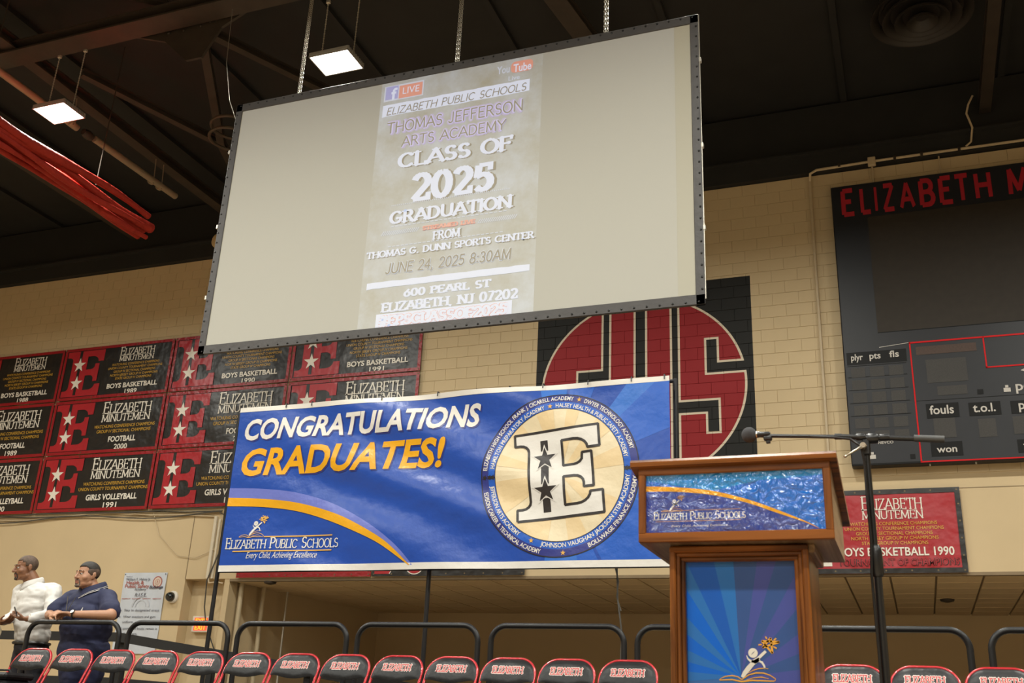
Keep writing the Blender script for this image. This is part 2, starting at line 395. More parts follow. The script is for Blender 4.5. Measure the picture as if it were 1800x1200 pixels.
M['wall_plain'].name = 'painted_smooth_wall'
M['black'] = mat('flat_black_paint', (.011, .0108, .0105), .75, var=.2, vscale=2)
M['steel'] = mat('dark_painted_steel', (.032, .023, .016), .6, var=.2, vscale=4)
M['maple'] = mat('maple_gym_floor', (.42, .32, .21), .3, var=.12, vscale=3)
M['tile'] = mat('ceiling_tile', (.62, .47, .27), .9, var=.05, vscale=3, bump=.3, bscale=120, bdist=.003)
M['grid'] = mat('ceiling_grid_metal', (.22, .16, .09), .6)

MB().box(-22, 16, -20, 15.5, -.2, 0).build('floor', M['maple'], kind='structure')
wb = MB(); wb.box(-22, 16, 15.508, 16.0, 5.03, 10.25)
wall = wb.build('wall_back', M['wall'], kind='structure')
BW, BH = .4064, .2032
nrow = 26; top = 10.245
cells = []
for r in range(25):
    z1 = top-r*BH; z0 = z1-BH
    if z0 < 5.03: z0 = 5.03
    n0 = int(-22/BW)
    for k in range(0, 94):
        x0 = -22+(k-(.5 if r % 2 else 0))*BW; x1 = x0+BW; x0 = max(x0, -22); x1 = min(x1, 16)
        if x1-x0 > .05: cells.append((x0, x1, z0, z1))
def block_mesh(mb, x0, x1, z0, z1, j=.0020, c=.0026, y=15.5):
    a, b, d, e = x0+j, x1-j, z0+j, z1-j
    vs = [(a, 15.51, d), (b, 15.51, d), (b, 15.51, e), (a, 15.51, e), (a, y+c, d), (b, y+c, d), (b, y+c, e), (a, y+c, e), (a+c, y, d+c), (b-c, y, d+c), (b-c, y, e-c), (a+c, y, e-c)]
    fs = [(8, 9, 10, 11)]+[(4+i, 4+(i+1) % 4, 8+(i+1) % 4, 8+i) for i in range(4)]+[(i, (i+1) % 4, 4+(i+1) % 4, 4+i) for i in range(4)]
    mb.add(vs, fs)
seen = lambda c: (-5.7 < (c[0]+c[1])/2 < -.75 or ((c[0]+c[1])/2 > -7.8 and c[0] < -5.5)) and c[3] < 10.3 and not (c[2] < 6.4 and c[0] < -3.4)
near = sorted([c for c in cells if seen(c) and c[1]-c[0] > .4 and c[3]-c[2] > .2], key=lambda c: abs((c[0]+c[1])/2+2.2)+.35*abs(c[2]-7.5))[:300]
nearset = set(near)
rest = MB()
for c in cells:
    if c not in nearset: block_mesh(rest, *c)
rest.build('blocks', M['wall'], wall, kind='stuff')
tmpl = MB(); block_mesh(tmpl, 0, BW, 0, BH); me = None
for c in near:
    if me is None:
        q = MB(); block_mesh(q, *c); o = q.build('block', M['wall'], wall); me = o.data; base = c; first = o
    else:
        o = bpy.data.objects.new('block', me); COL.objects.link(o); o.parent = wall; o.location = (c[0]-base[0], random.uniform(-.0006, .0006), c[2]-base[2])
wp = MB(); wp.box(-22, 16, 15.49, 16.0, 3.78, 5.03); wp.box(-22, -12.27, 15.49, 16.0, 0, 3.78)
wp.box(-12.27, -11.42, 15.74, 16.0, 0, 3.78); wp.box(-11.42, -11.31, 15.5, 16.0, 0, 3.78)
wp.build('wall_lower', M['wall_plain'], kind='structure')
t = MB(); t.box(-12.275, -12.262, 15.484, 15.49, 3.78, 4.95); t.box(-22, 16, 15.484, 15.49, 4.945, 4.953); t.box(-3.2, -3.19, 15.484, 15.49, 3.78, 4.94); t.build('trim_1', M['grid'], kind='structure')
MB().box(-11.31, 16, 15.49, 15.60, 3.735, 3.78).build('trim_2', M['grid'], kind='structure')
w = MB(); w.prism([(-11.31, 16.0), (-11.6, 16.0), (-11.2, 20.4), (-10.88, 20.4)], 'z', 0, 3.78); w.build('wall_alcove_left', M['wall_plain'], kind='structure')
MB().box(-11.0, 16, 20.35, 20.6, 0, 3.78).build('wall_alcove_back', M['wall_plain'], kind='structure')
ca = MB(); ca.box(-11.3, 16, 15.6, 20.35, 3.76, 3.85); alc = ca.build('ceiling_alcove', M['grid'], kind='structure')
tm = None
for i in range(31):
    for j in range(8):
        x0 = -11.86+i*.61; y0 = 15.62+j*.592
        if x0 < -11.3 or x0 > 6.5: continue
        if tm is None:
            q = MB(); q.cbox(x0+.014, x0+.596, y0+.015, y0+.577, 3.735, 3.762, .006); o = q.build('ceiling_tile', M['tile'], alc); tm = o.data; b0 = (x0, y0)
        else:
            o = bpy.data.objects.new('ceiling_tile', tm); COL.objects.link(o); o.parent = alc; o.location = (x0-b0[0], y0-b0[1], random.uniform(-.003, .003))
def atz(px, py, z):
    d = FWD + RT*((px-900)/FPX) - UP*((py-600)/FPX); P = EYE + d*((z-1.5)/d.z); return P.x, P.y
for px, py, lb in ((475, 1022, 'small dark round fitting in the alcove ceiling near the left corner'), (1665, 1053, 'small round fitting in the alcove ceiling under the right red banner')):
    x, y = atz(px, py, 3.735); tag(MB().lathe([(.03, -.05), (.10, -.03), (.11, -.004), (.11, 0)], (x, y, 3.734), 'z', 20).build('ceiling_fitting', M['steel']), lb, 'fitting')
# black upper wall, roof deck, far walls
MB().box(-22, 16, 15.55, 16.0, 10.25, 11.6).build('wall_upper', M['black'], kind='structure')
rd = MB(); rd.box(-22, 16, -20, 16, 11.65, 11.9)
for i in range(16): rd.box(-22+i*2.4, -22+i*2.4+.10, -20, 15.5, 11.57, 11.65)
rd.build('ceiling', M['black'], kind='structure')
for nm, q in (('wall_left', (-22.3, -22, -20, 16)), ('wall_right', (16, 16.3, -20, 16)), ('wall_rear', (-22, 16, -20.3, -20))):
    MB().box(q[0], q[1], q[2], q[3], 0, 9).box(q[0], q[1], q[2], q[3], 9, 11.65).build(nm, M['wall_plain'], kind='structure')
# roof steel
b = MB(); b.box(-22, 16, 15.40, 15.545, 10.26, 10.56); b.box(-22, 16, 15.30, 15.545, 10.56, 10.60)
tag(b.build('edge_beam', M['black']), 'long black steel edge beam running along the top of the cream wall', 'beam')
def ibeam(mb, p, q, w=.2, h=.3):
    p, q = Vector(p), Vector(q); t = (q-p).normalized(); s = t.cross(Vector((0, 0, 1)))
    s = s.normalized() if s.length > .05 else Vector((1, 0, 0)); u = s.cross(t)
    for (a0, a1, b0, b1) in ((-w/2, w/2, -h/2, -h/2+.03), (-w/2, w/2, h/2-.03, h/2), (-.012, .012, -h/2+.03, h/2-.03)):
        vs = [e+s*a+u*c for e in (p, q) for c in (b0, b1) for a in (a0, a1)]
        mb.add(vs, [(0,2,3,1),(4,5,7,6),(0,1,5,4),(2,6,7,3),(0,4,6,2),(1,3,7,5)])
def beam_thing(name, label, cat, p, q, w=.2, h=.3, m='steel'):
    b = MB(); ibeam(b, p, q, w, h); return tag(b.build(name, M[m]), label, cat)
tr = empty('roof_truss', (-9.7, 9.6, 10.9), 'brown steel roof truss with riveted gusset crossing the top left corner', 'truss')
b = MB(); ibeam(b, (-22, 9.56, 10.98), (16, 9.56, 10.98), .34, .2); b.build('bottom_chord', M['steel'], tr)
g = MB(); g.prism([(-10.27, 11.0), (-9.59, 10.75), (-9.14, 10.32), (-8.87, 10.32), (-8.6, 10.78), (-8.05, 11.05), (-8.33, 11.45), (-10.14, 11.45)], 'y', 9.78, 9.82)
gp = g.build('gusset_plate', M['steel'], tr)
rv = MB()
for i in range(34):
    a = random.uniform(-9.9, -8.6); c = random.uniform(10.85, 11.4); rv.lathe([(.02, 0), (.02, .012), (.008, .022)], (a, 9.778, c), 'y', 8)
rv.build('rivets', M['steel'], gp, kind='stuff')
for p, q in (((-9.0, 9.82, 10.9), (-10.77, 12.76, 11.0)), ((-8.87, 9.82, 10.8), (-8.28, 12.6, 11.35)), ((-11.67, 10.3, 11.0), (-10.77, 12.76, 11.0)), ((-10.77, 12.76, 11.0), (-11.3, 14.0, 11.1)), ((-9.6, 9.7, 11.4), (-12.7, 7.4, 11.45))):
    b = MB(); ibeam(b, p, q, .13, .13); b.build('diagonal_brace', M['steel'], tr)
beam_thing('roof_beam', 'long dark roof beam running towards the wall left of the truss, above the pipe', 'beam', (-12.3, -20, 11.05), (-12.26, 15.5, 11.05), .22, .2)
beam_thing('roof_beam', 'dark roof beam on the far left above the red curtain roll', 'beam', (-14.95, -20, 11.05), (-14.85, 15.5, 11.05), .25, .2, 'steel')
beam_thing('roof_beam', 'faint dark roof beam in the top right corner beside the round air diffuser', 'beam', (1.70, -20, 11.05), (1.75, 15.5, 11.05), .17, .2)
beam_thing('roof_brace', 'slanting brown roof brace behind the top edge of the projection screen', 'beam', (-4.1, 10.5, 11.27), (-3.6, 13.2, 11.1), .3, .15)
d = empty('air_diffuser', (.84, 13.05, 11.1), 'large round black ceiling air diffuser of nested rings, top right', 'air diffuser')
M['ring'] = mat('black_diffuser_metal', (.022, .018, .015), .5, .2)
for i, (r, h) in enumerate(((.69, .0), (.53, -.04), (.37, -.08), (.21, -.12))):
    MB().lathe([(r-.10, .10), (r-.02, .02), (r, .0), (r, -.03), (r-.03, -.02), (r-.12, .08)], (.84, 13.05, 11.2+h), 'z', 40).build('diffuser_ring', M['ring'], d)
MB().lathe([(.54, .0), (.54, .30)], (.84, 13.05, 11.25), 'z', 32).build('neck', M['ring'], d)
# heating pipe hanging under the roof
M['pipe'] = mat('pale_radiant_pipe', (.26, .21, .14), .5, .1)
p = empty('hanging_pipe', (-12.24, 9, 10.5), 'pale tube hung under the black roof left of the projection screen', 'pipe')
MB().tube([(-12.27, 2, 10.5), (-12.27, 10.98, 10.5)], .06, 12).tube([(-12.23, 11.34, 10.5), (-12.18, 13.42, 10.5)], .06, 12).build('tube', M['pipe'], p)
MB().lathe([(.06, 0), (.08, .06), (.08, .12), (.055, .2)], (-12.25, 11.3, 10.5), 'y', 14).build('coupling', M['steel'], p)
q = MB()
for y in (3, 6, 10.8, 12.8, 13.02): q.tube([(-12.17, y, 10.43), (-12.22, y, 10.98)], .009, 6); q.lathe([(.068, -.02), (.072, 0), (.072, .03), (.068, .05)], (-12.23, y+.02, 10.5), 'y', 14)
q.build('hanger_rods', M['pipe'], p, kind='stuff')
# red divider curtain rolled up
M['redcloth'] = mat('red_vinyl_cloth', (.34, .030, .019), .65, spec=.15, var=.12, vscale=5, bump=.8, bscale=9, bdist=.04)
c = empty('rolled_curtain', (-11.2, 9, 8.8), 'red vinyl divider curtain gathered up in long folds under the roof, far left', 'curtain')
for k, (x, z, r, y1, ph) in enumerate(((-11.02, 8.97, .060, 11.75, 0), (-11.13, 8.90, .070, 11.9, 1.2), (-11.25, 8.86, .060, 11.95, 2.2), (-11.37, 8.80, .055, 11.9, 3.3), (-11.22, 8.76, .050, 12.05, 4.1), (-11.10, 8.80, .045, 11.8, 5.1), (-11.32, 8.90, .04, 11.7, .6))):
    pts = [(x+.025*math.sin(y*1.3+ph), y, z+.035*math.sin(y*1.9+ph*2)-.02*math.sin(y*.9)) for y in [5.6+i*.25 for i in range(int((y1-5.6)/.25)+1)]]
    MB().tube(pts, [r*(1+.18*math.sin(i*.5+ph)+.1*math.sin(i*1.3+ph)) for i in range(len(pts))], 12).build('fold', M['redcloth'], c)
q = MB()
for y in (6.2, 8.4, 10.6): q.tube([(-11.2, y, 9.05), (-11.2, y, 11.6)], .008, 6)
q.build('hanger_cables', M['steel'], c, kind='stuff')
# horn and duct ring behind the left edge of the screen
h = MB(); h.lathe([(.17, -.05), (.175, 0), (.165, .03), (.13, .05), (.06, .065), (.01, .07)], (-12.60, 15.34, 10.56), 'y', 28)
tag(h.build('horn_speaker', mat('cream_horn', (.55, .43, .24), .5)), 'round cream horn on the edge beam just left of the projection screen', 'speaker')
rg = MB()
for z in (10.40, 10.62): rg.tube([(-9.85+.36*math.cos(a), 11.9+.36*math.sin(a), z) for a in [i*PI/16 for i in range(32)]], .028, 8, closed=True)
tag(rg.build('duct_collar', M['pipe'] if 0 else mat('dull_duct_metal', (.07, .052, .035), .5, .3)), 'dull round duct collar peeking out behind the left edge of the projection screen', 'duct')
# ---------------------------------------------------------------- things on the wall
def vinyl(name, col, rough=.36, var=.05, bump=.6, bscale=3.4, bdist=.04): return mat(name, col, rough, var=var, vscale=2.5, bump=bump, bscale=bscale, bdist=bdist, bdetail=2.5, spec=.5)
M['v_black'] = vinyl('charcoal_vinyl_print', (.013, .0115, .011))
M['v_red'] = vinyl('crimson_vinyl_print', (.36, .014, .022))
M['v_white'] = vinyl('white_vinyl_ink', (.72, .68, .60))
M['v_gold'] = vinyl('gold_vinyl_ink', (.62, .36, .045))
M['v_hem'] = vinyl('red_hem', (.27, .007, .013), bump=.8, bscale=9, bdist=.02)
M['brass'] = mat('dull_eyelet', (.16, .12, .07), .5, .6)
M['cord'] = mat('white_cord', (.6, .52, .38), .8)

def slab_e(u0, v0, w, h, sh=0.):
    """a slab letter E with bracketed arms inside the box (u0, v0, w, h)"""
    P = [(0, 0), (1, 0), (1, .25), (.86, .25)] + arc2(.70, .25, .16, .12, 0, -90, 5)[1:] + [(.56, .13), (.56, .45), (.68, .45)] + arc2(.68, .36, .11, .09, 90, 0, 4)[1:] + [(.79, .31), (.90, .31), (.90, .70), (.79, .70)] \
        + arc2(.68, .66, .11, .08, 0, -90, 4)[1:] + [(.56, .58), (.56, .87), (.70, .87)] + arc2(.70, .75, .16, .12, 90, 0, 5)[1:] + [(1, .75), (1, 1), (0, 1), (0, .87), (.06, .87)] \
        + arc2(.06, .79, .10, .08, 90, 0, 4)[1:] + [(.16, .21)] + arc2(.06, .21, .10, .08, 0, -90, 4)[1:] + [(0, .13)]
    return [(u0+a*w+b*h*sh, v0+b*h) for a, b in P]

CONF = ['WATCHUNG CONFERENCE CHAMPIONS', 'UNION COUNTY TOURNAMENT CHAMPIONS', 'GROUP IV SECTIONAL CHAMPIONS', 'NORTH JERSEY GROUP IV CHAMPIONS', 'STATE GROUP IV CHAMPIONS']
def champ_banner(x0, x1, z0, z1, sport, year, lines, label, y=15.44):
    w, h = x1-x0, z1-z0
    t = empty('championship_banner', ((x0+x1)/2, y, z0), label, 'banner', 'black and crimson championship banners lashed edge to edge')
    nu, nv = 28, 12; sheet = MB(); vs = []; ph = x0*3+z0
    for j in range(nv+1):
        for i in range(nu+1):
            a, b = i/nu, j/nv; edge = min(a, 1-a, b, 1-b)
            sag = .012*math.sin(a*PI*6+ph)*(1 if b > .97 or b < .03 else 0)
            vs.append((x0+.015+a*(w-.03), y-.004*math.sin(a*17+ph+b*5)-.002*math.sin(b*14-a*8), z0+.012+b*(h-.024)+sag*.5))
    sheet.add(vs, [(j*(nu+1)+i, j*(nu+1)+i+1, (j+1)*(nu+1)+i+1, (j+1)*(nu+1)+i) for j in range(nv) for i in range(nu)], True)
    sheet.build('sheet', M['v_black'], t, auto=0)
    yy = y-.008; mp = wallmap(yy)
    hem = Flat()
    for a in ((x0+.015, x1-.015, z0+.012, z0+.072), (x0+.015, x1-.015, z1-.072, z1-.012), (x0+.015, x0+.075, z0+.072, z1-.072), (x1-.075, x1-.015, z0+.072, z1-.072)): hem.rect(*a)
    hem.build('hem', M['v_hem'], t, mp)
    e = Flat(); e.poly(slab_e(x0+.10, z0+.085, .96, h-.17)); eo = e.build('red_letter', M['v_red'], t, mp); eo['label'] = 'large crimson slab letter E'
    bars = Flat(); sx = x0+.10+.36*.96; bars.rect(sx-.035, sx+.035, z0+.10*h, z0+.93*h, 2); bars.build('stem_bar', M['v_black'], t, mp)
    stars = Flat(); stars.star(sx, z0+.66*h, .165, 0, 3, .38).star(sx, z0+.32*h, .165, 0, 3, .38); stars.build('star', M['v_white'], t, mp, eps=.0016, split=True)
    xc = x0+.675*w; wt = Flat(); gd = Flat()
    five = lines == 5
    if five:
        wt.text('Elizabeth', xc, z0+h*.775, h*.15, .87, 'serif', small=.8, align='C', fat=.012); wt.text('MINUTEMEN', xc, z0+h*.665, h*.09, .87, 'serif', align='C', fat=.012)
        for i, q in enumerate(CONF): gd.text(q, xc, z0+h*(.585-i*.066), h*.042, (1.18, 1.35, 1.04, 1.18, .90)[i], 'sans', align='C')
        wt.text(sport, xc, z0+h*.17, h*.085, 1.25, 'heavy', align='C'); wt.text(year, xc, z0+h*.055, h*.08, .30, 'bold', align='C')
    else:
        wt.text('Elizabeth', xc, z0+h*.71, h*.20, 1.2, 'serif', small=.8, align='C', fat=.012); wt.text('MINUTEMEN', xc, z0+h*.56, h*.125, 1.2, 'serif', align='C', fat=.012)
        for i, q in enumerate(lines): gd.text(q, xc, z0+h*(.445-i*.088), h*.055, (1.48 if len(q) < 31 and 'WATCH' in q else 1.32 if 'GROUP' in q else 1.66), 'sans', align='C')
        wt.text(sport, xc, z0+h*.195, h*.095, (1.23 if len(sport) > 9 else .67), 'heavy', align='C'); wt.text(year, xc, z0+h*.06, h*.09, .32, 'bold', align='C')
    wt.build('white_lettering', M['v_white'], t, mp, split=True); gd.build('gold_lettering', M['v_gold'], t, mp, split=True)
    ey = MB()
    for a in (x0+.045, x1-.045):
        for b in (z0+.045, (z0+z1)/2, z1-.045): ey.lathe([(.014, 0), (.014, .005), (.006, .005), (.006, 0)], (a, yy-.001, b), 'y', 10)
    for a in (x0+w*.33, x0+w*.66):
        for b in (z0+.045, z1-.045): ey.lathe([(.014, 0), (.014, .005), (.006, .005), (.006, 0)], (a, yy-.001, b), 'y', 10)
    ey.build('eyelets', M['brass'], t, kind='stuff')
    return t
XS = [-18.95, -16.15, -13.345, -10.57, -7.83]; ZS = [5.07, 6.23, 7.385, 8.54]
two = [CONF[0], CONF[2]]; vb = [CONF[0], CONF[1]]
rows = [(ZS[2], ZS[3], [('BOYS BASKETBALL', '1988', 5, 'BOYS BASKETBALL 1988 banner cut by the left edge, top row'), ('BOYS BASKETBALL', '1989', 5, 'BOYS BASKETBALL 1989 banner with crimson E, top row'), ('BOYS BASKETBALL', '1990', 5, 'BOYS BASKETBALL 1990 black banner, its top behind the screen corner'), ('BOYS BASKETBALL', '1991', 5, 'BOYS BASKETBALL 1991 banner under the projection screen, right end of top row')]),
        (ZS[1], ZS[2], [('FOOTBALL', '1989', two, 'FOOTBALL 1989 banner cut by the left edge, middle row'), ('FOOTBALL', '2000', two, 'FOOTBALL 2000 banner with crimson E and two stars'), ('FOOTBALL', '2004', two, 'black and crimson football banner half hidden by the blue banner, middle row'), ('FOOTBALL', '2006', two, 'banner behind the CONGRATULATIONS lettering with only its top showing')]),
        (ZS[0], ZS[1], [('GIRLS VOLLEYBALL', '1990', vb, 'GIRLS VOLLEYBALL 1990 banner cut by the left edge, bottom row'), ('GIRLS VOLLEYBALL', '1991', vb, 'GIRLS VOLLEYBALL 1991 banner, bottom row above the grey cables'), ('GIRLS VOLLEYBALL', '1992', vb, 'girls volleyball banner half hidden by the blue banner, bottom row')])]
for z0, z1, row in rows:
    for i, (sp, yr, ln, lb) in enumerate(row): champ_banner(XS[i], XS[i+1], z0, z1, sp, yr, ln, lb)

# red tournament banner to the right of the lectern
def edge_sheet(t, x0, x1, z0, z1, y, m, hm, hw=.07):
    s = MB(); nu, nv = 24, 10
    s.add([(x0+(x1-x0)*i/nu, y-.005*math.sin(i*.9+j*.5), z0+(z1-z0)*j/nv) for j in range(nv+1) for i in range(nu+1)], [(j*(nu+1)+i, j*(nu+1)+i+1, (j+1)*(nu+1)+i+1, (j+1)*(nu+1)+i) for j in range(nv) for i in range(nu)], True)
    s.build('sheet', m, t, auto=0)
    f = Flat()
    for a in ((x0, x1, z0, z0+hw), (x0, x1, z1-hw, z1), (x0, x0+hw, z0+hw, z1-hw), (x1-hw, x1, z0+hw, z1-hw)): f.rect(*a)
    f.build('hem', hm, t, wallmap(y-.008))
    e = MB()
    for i in range(9):
        for b in (z0+hw/2, z1-hw/2): e.lathe([(.013, 0), (.013, .005), (.006, .005)], (x0+.04+(x1-x0-.08)*i/8, y-.009, b), 'y', 8)
    for i in range(1, 5):
        for a in (x0+hw/2, x1-hw/2): e.lathe([(.013, 0), (.013, .005), (.006, .005)], (a, y-.009, z0+(z1-z0)*i/5), 'y', 8)
    e.build('eyelets', M['brass'], t, kind='stuff')
t = empty('tournament_banner', (-.65, 15.45, 3.76), 'crimson BOYS BASKETBALL 1990 tournament banner with charcoal hem behind the microphone stand', 'banner')
edge_sheet(t, -2.05, .75, 3.765, 4.955, 15.45, M['v_red'], M['v_black'])
mp = wallmap(15.441); xc = -.165; f = Flat(); f.text('Elizabeth', xc, 4.665, .19, .83, 'serif', small=.8, align='C', fat=.006); f.text('MINUTEMEN', xc, 4.53, .115, .83, 'serif', align='C', fat=.006)
f.text('BOYS BASKETBALL 1990', xc, 4.01, .115, 1.53, 'bold', align='C'); f.build('white_lettering', M['v_white'], t, mp, split=True)
f = Flat()
for i, (q, w_) in enumerate(zip(CONF, (1.16, 1.32, 1.02, 1.16, .88))): f.text(q, xc, 4.44-i*.069, .046, w_, 'sans', align='C')
f.build('gold_lettering', M['v_gold'], t, mp, split=True)
f = Flat(); f.text('TOURNAMENT OF CHAMPIONS', -.145, 3.875, .088, 1.58, 'sans', align='C', layer=3); f.build('red_lettering', M['v_red'], t, mp)
f = Flat(); f.text('TOURNAMENT OF CHAMPIONS', -.145, 3.872, .096, 1.60, 'heavy', align='C', layer=2); f.build('black_outline', M['v_black'], t, mp)
f = Flat(); f.rect(-1.22, -1.03, 3.87, 3.93, 2); f.build('white_tab', M['v_white'], t, mp)
# two banners mostly hidden behind the blue one
t = empty('lower_banner', (-9.8, 15.45, 3.79), 'crimson banner whose bottom edge shows under the left half of the blue banner', 'banner')
edge_sheet(t, -11.15, -8.47, 3.79, 4.93, 15.45, M['v_red'], M['v_hem'])
t = empty('lower_banner', (-7.1, 15.45, 3.79), 'charcoal banner whose bottom edge shows under the middle of the blue banner', 'banner')
edge_sheet(t, -8.45, -5.72, 3.79, 4.93, 15.45, M['v_black'], M['v_black'])
f = Flat(); f.disc(-7.66, 4.0, .17, 3).poly([(-8.40, 3.83), (-8.12, 3.83), (-7.95, 4.1), (-8.40, 4.1)], 3); f.build('red_print', M['v_red'], t, wallmap(15.441))
f = Flat(); f.disc(-7.66, 4.0, .185, 2); f.line([(-8.12, 3.83), (-7.95, 4.1)], .012, 4); f.text('GIRLS TRACK', -6.8, 3.93, .09, .6, 'bold', align='C', layer=3) if 0 else None
f.build('white_outline', M['v_white'], t, wallmap(15.441))
f = Flat(); f.text('2022', -6.25, 3.90, .10, .38, 'bold', align='C', layer=3); f.build('gold_numerals', M['v_gold'], t, wallmap(15.441))

# scoreboard
M['sb'] = mat('scoreboard_navy_metal', (.014, .015, .019), .45, spec=.35, var=.08, vscale=3)
M['sb_screen'] = mat('dull_led_screen', (.030, .024, .018), .6, spec=.3, var=.1, vscale=9, bump=.3, bscale=300, bdist=.003)
M['sb_dark'] = mat('scoreboard_black_plate', (.004, .004, .004), .5, spec=.2)
M['sb_red'] = mat('scoreboard_red_lettering', (.36, .010, .022), .55)
M['sb_tape'] = mat('red_tape_added_glow', (.42, .003, .005), .5, spec=.2, emit=(.8, .003, .004), estr=.14)  # weak emission added to brighten the red tape; it is no light source
M['sb_white'] = mat('scoreboard_white_lettering', (.50, .47, .43), .5)
M['sb_dig'] = mat('unlit_digit_dots', (.030, .027, .024), .6, var=.4, vscale=160)
M['sb_amber'] = mat('unlit_amber_strip', (.055, .028, .018), .6, var=.2, vscale=60)
YB = 15.28; K = YB/15.5
sx_ = lambda x: x*K
sz_ = lambda z: 1.5+(z-1.5)*K
t = empty('scoreboard', (2.2, YB, sz_(5.32)), 'large dark scoreboard with red ELIZABETH title and plyr pts fls panel, right edge', 'scoreboard')
MB().cbox(sx_(-.665), 5.2, YB, 15.49, sz_(5.33), sz_(9.99), .015).build('cabinet', M['sb'], t)
def sbr(f, x0, x1, z0, z1, l=1): f.rect(sx_(x0), sx_(x1), sz_(z0), sz_(z1), l)
mp = wallmap(YB-.002)
f = Flat(); sbr(f, -.14, 5.0, 7.39, 9.37); f.build('video_screen', M['sb_screen'], t, mp)
f = Flat(); sbr(f, -.14, 5.0, 7.385, 7.395, 2); sbr(f, -.62, .235, 6.90, 7.10); sbr(f, .43, .87, 5.99, 6.21, 3); sbr(f, 1.00, 1.42, 5.99, 6.19, 3); sbr(f, 1.55, 2.2, 5.99, 6.18, 3); sbr(f, .44, .86, 5.42, 5.63, 3); sbr(f, 1.57, 2.2, 5.42, 5.61, 3)
sbr(f, .15, .22, 5.40, 5.47, 3); sbr(f, 1.14, 1.22, 6.31, 6.385, 3); sbr(f, -.66, 5.1, 5.335, 5.36, 2)
for z in (6.88, 6.70, 6.495, 6.29, 6.09): sbr(f, -.62, .22, z-.006, z+.004)
sbr(f, .30, 2.6, 6.262, 6.270)
f.build('name_plate', M['sb_dark'], t, mp)['kind'] = 'stuff'
f = Flat()
for a, b, c, d_ in ((.285, .305, 5.35, 7.19), (.285, 5.0, 7.17, 7.195), (1.295, 1.315, 6.70, 7.19), (1.295, 5.0, 6.70, 6.722), (.285, 5.0, 5.34, 5.36)): sbr(f, a, b, c, d_, 4)
f.build('red_tape', M['sb_tape'], t, mp)['label'] = 'thin bright red outline tape'
f = Flat()
lx = [(-.54, -.33), (-.25, -.08), (-.03, .03), (.09, .29), (.34, .59), (.635, .89), (.925, 1.13), (1.17, 1.37), (1.44, 1.70), (1.90, 2.22), (2.30, 2.37), (2.45, 2.72), (2.80, 3.04), (3.10, 3.32), (3.40, 3.62), (3.70, 4.02), (4.10, 4.32), (4.40, 4.66)]
for c, (a, b) in zip('ELIZABETHMINUTEMEN', lx): f.text(c, sx_(a)+.02, sz_(9.46), .42, (b-a)*K-.02, 'block', layer=3, fat=.0)
f.build('title_letter', M['sb_red'], t, mp, split=True)['label'] = 'red block letters of the title'
f = Flat()
def sbt(s, x0, x1, z, h, **k): f.text(s, sx_(x0), sz_(z), h*K, (x1-x0)*K, 'bold', layer=5, **k)
sbt('plyr', -.555, -.385, 6.97, .10); sbt('pts', -.29, -.13, 6.975, .10); sbt('fls', -.005, .13, 6.98, .10)
sbt('fouls', .475, .80, 6.05, .13); sbt('t.o.l.', 1.055, 1.35, 6.045, .125); sbt('pos', 1.65, 1.9, 6.05, .13); sbt('won', .515, .785, 5.475, .10); sbt('won', 1.64, 1.9, 5.475, .10); sbt('period', 1.645, 2.2, 6.33, .14)
sbt('NEVCO', -.27, -.06, 5.645, .04); f.line([(sx_(-.14), sz_(7.15)), (sx_(.28), sz_(7.188))], .008, 4)
f.poly([(sx_(1.74), sz_(6.63)), (sx_(1.85), sz_(6.58)), (sx_(1.85), sz_(6.68))], 4)
for x, z in ((-.36, 5.40), (1.51, 6.28)): f.rect(x-.045, x+.045, z-.03, z+.03, 4); f.rect(x-.02, x+.02, z+.035, z+.07, 4)
f.build('white_lettering', M['sb_white'], t, mp, split=True)
f = Flat()
for j in range(6):
    z1 = 6.87-j*.2
    for i, n in ((0, 2), (1, 2), (2, 1)): sbr(f, -.57+i*.27, -.57+i*.27+(.20 if n == 2 else .20), z1-.175, z1-.02, 2)
for q in ((.49, 1.04, 6.53, 6.895), (.61, 1.01, 6.33, 6.47), (.51, .80, 5.69, 5.985), (1.10, 1.33, 5.67, 5.94), (1.55, 1.95, 5.69, 5.95)): sbr(f, *q, 2)
f.build('digit_windows', M['sb_dig'], t, mp, kind='stuff') if 0 else f.build('digit_windows', M['sb_dig'], t, mp).__setitem__('kind', 'stuff')
f = Flat(); sbr(f, .37, 1.20, 6.98, 7.11, 2); f.build('amber_strip', M['sb_amber'], t, mp)
q = MB()
for x in (.4, 1.0): q.lathe([(.012, 0), (.012, .05)], (x, YB+.06, sz_(5.30)), 'z', 8)
q.build('bolts', M['chain'], t, kind='stuff')

# conduits and cables
M['conduit'] = mat('cream_painted_conduit', (.50, .40, .26), .45)
t = empty('conduit_run', (0, 15.4, 10.2), 'cream painted conduit with junction box along the top of the wall above the scoreboard', 'conduit')
q = MB(); q.tube([(-.98, 15.46, 5.1), (-.98, 15.46, 10.12), (-.96, 15.37, 10.22), (-.86, 15.365, 10.27), (0, 15.365, 10.29), (3, 15.365, 10.29)], .022, 8); q.build('conduit_pipe', M['conduit'], t)
q = MB(); q.cbox(-.06, .06, 15.33, 15.39, 10.20, 10.36, .01); q.tube([(0, 15.45, 10.25), (0, 15.45, 9.9)], .015, 8); q.tube([(1.0, 15.45, 10.3), (1.0, 15.45, 9.95)], .012, 8); q.build('junction_box', M['conduit'], t)
q = MB()
for x in (-.5, .35, .75, 1.3): q.box(x-.02, x+.02, 15.34, 15.395, 10.265, 10.32)
q.build('clamps', M['steel'], t, kind='stuff')
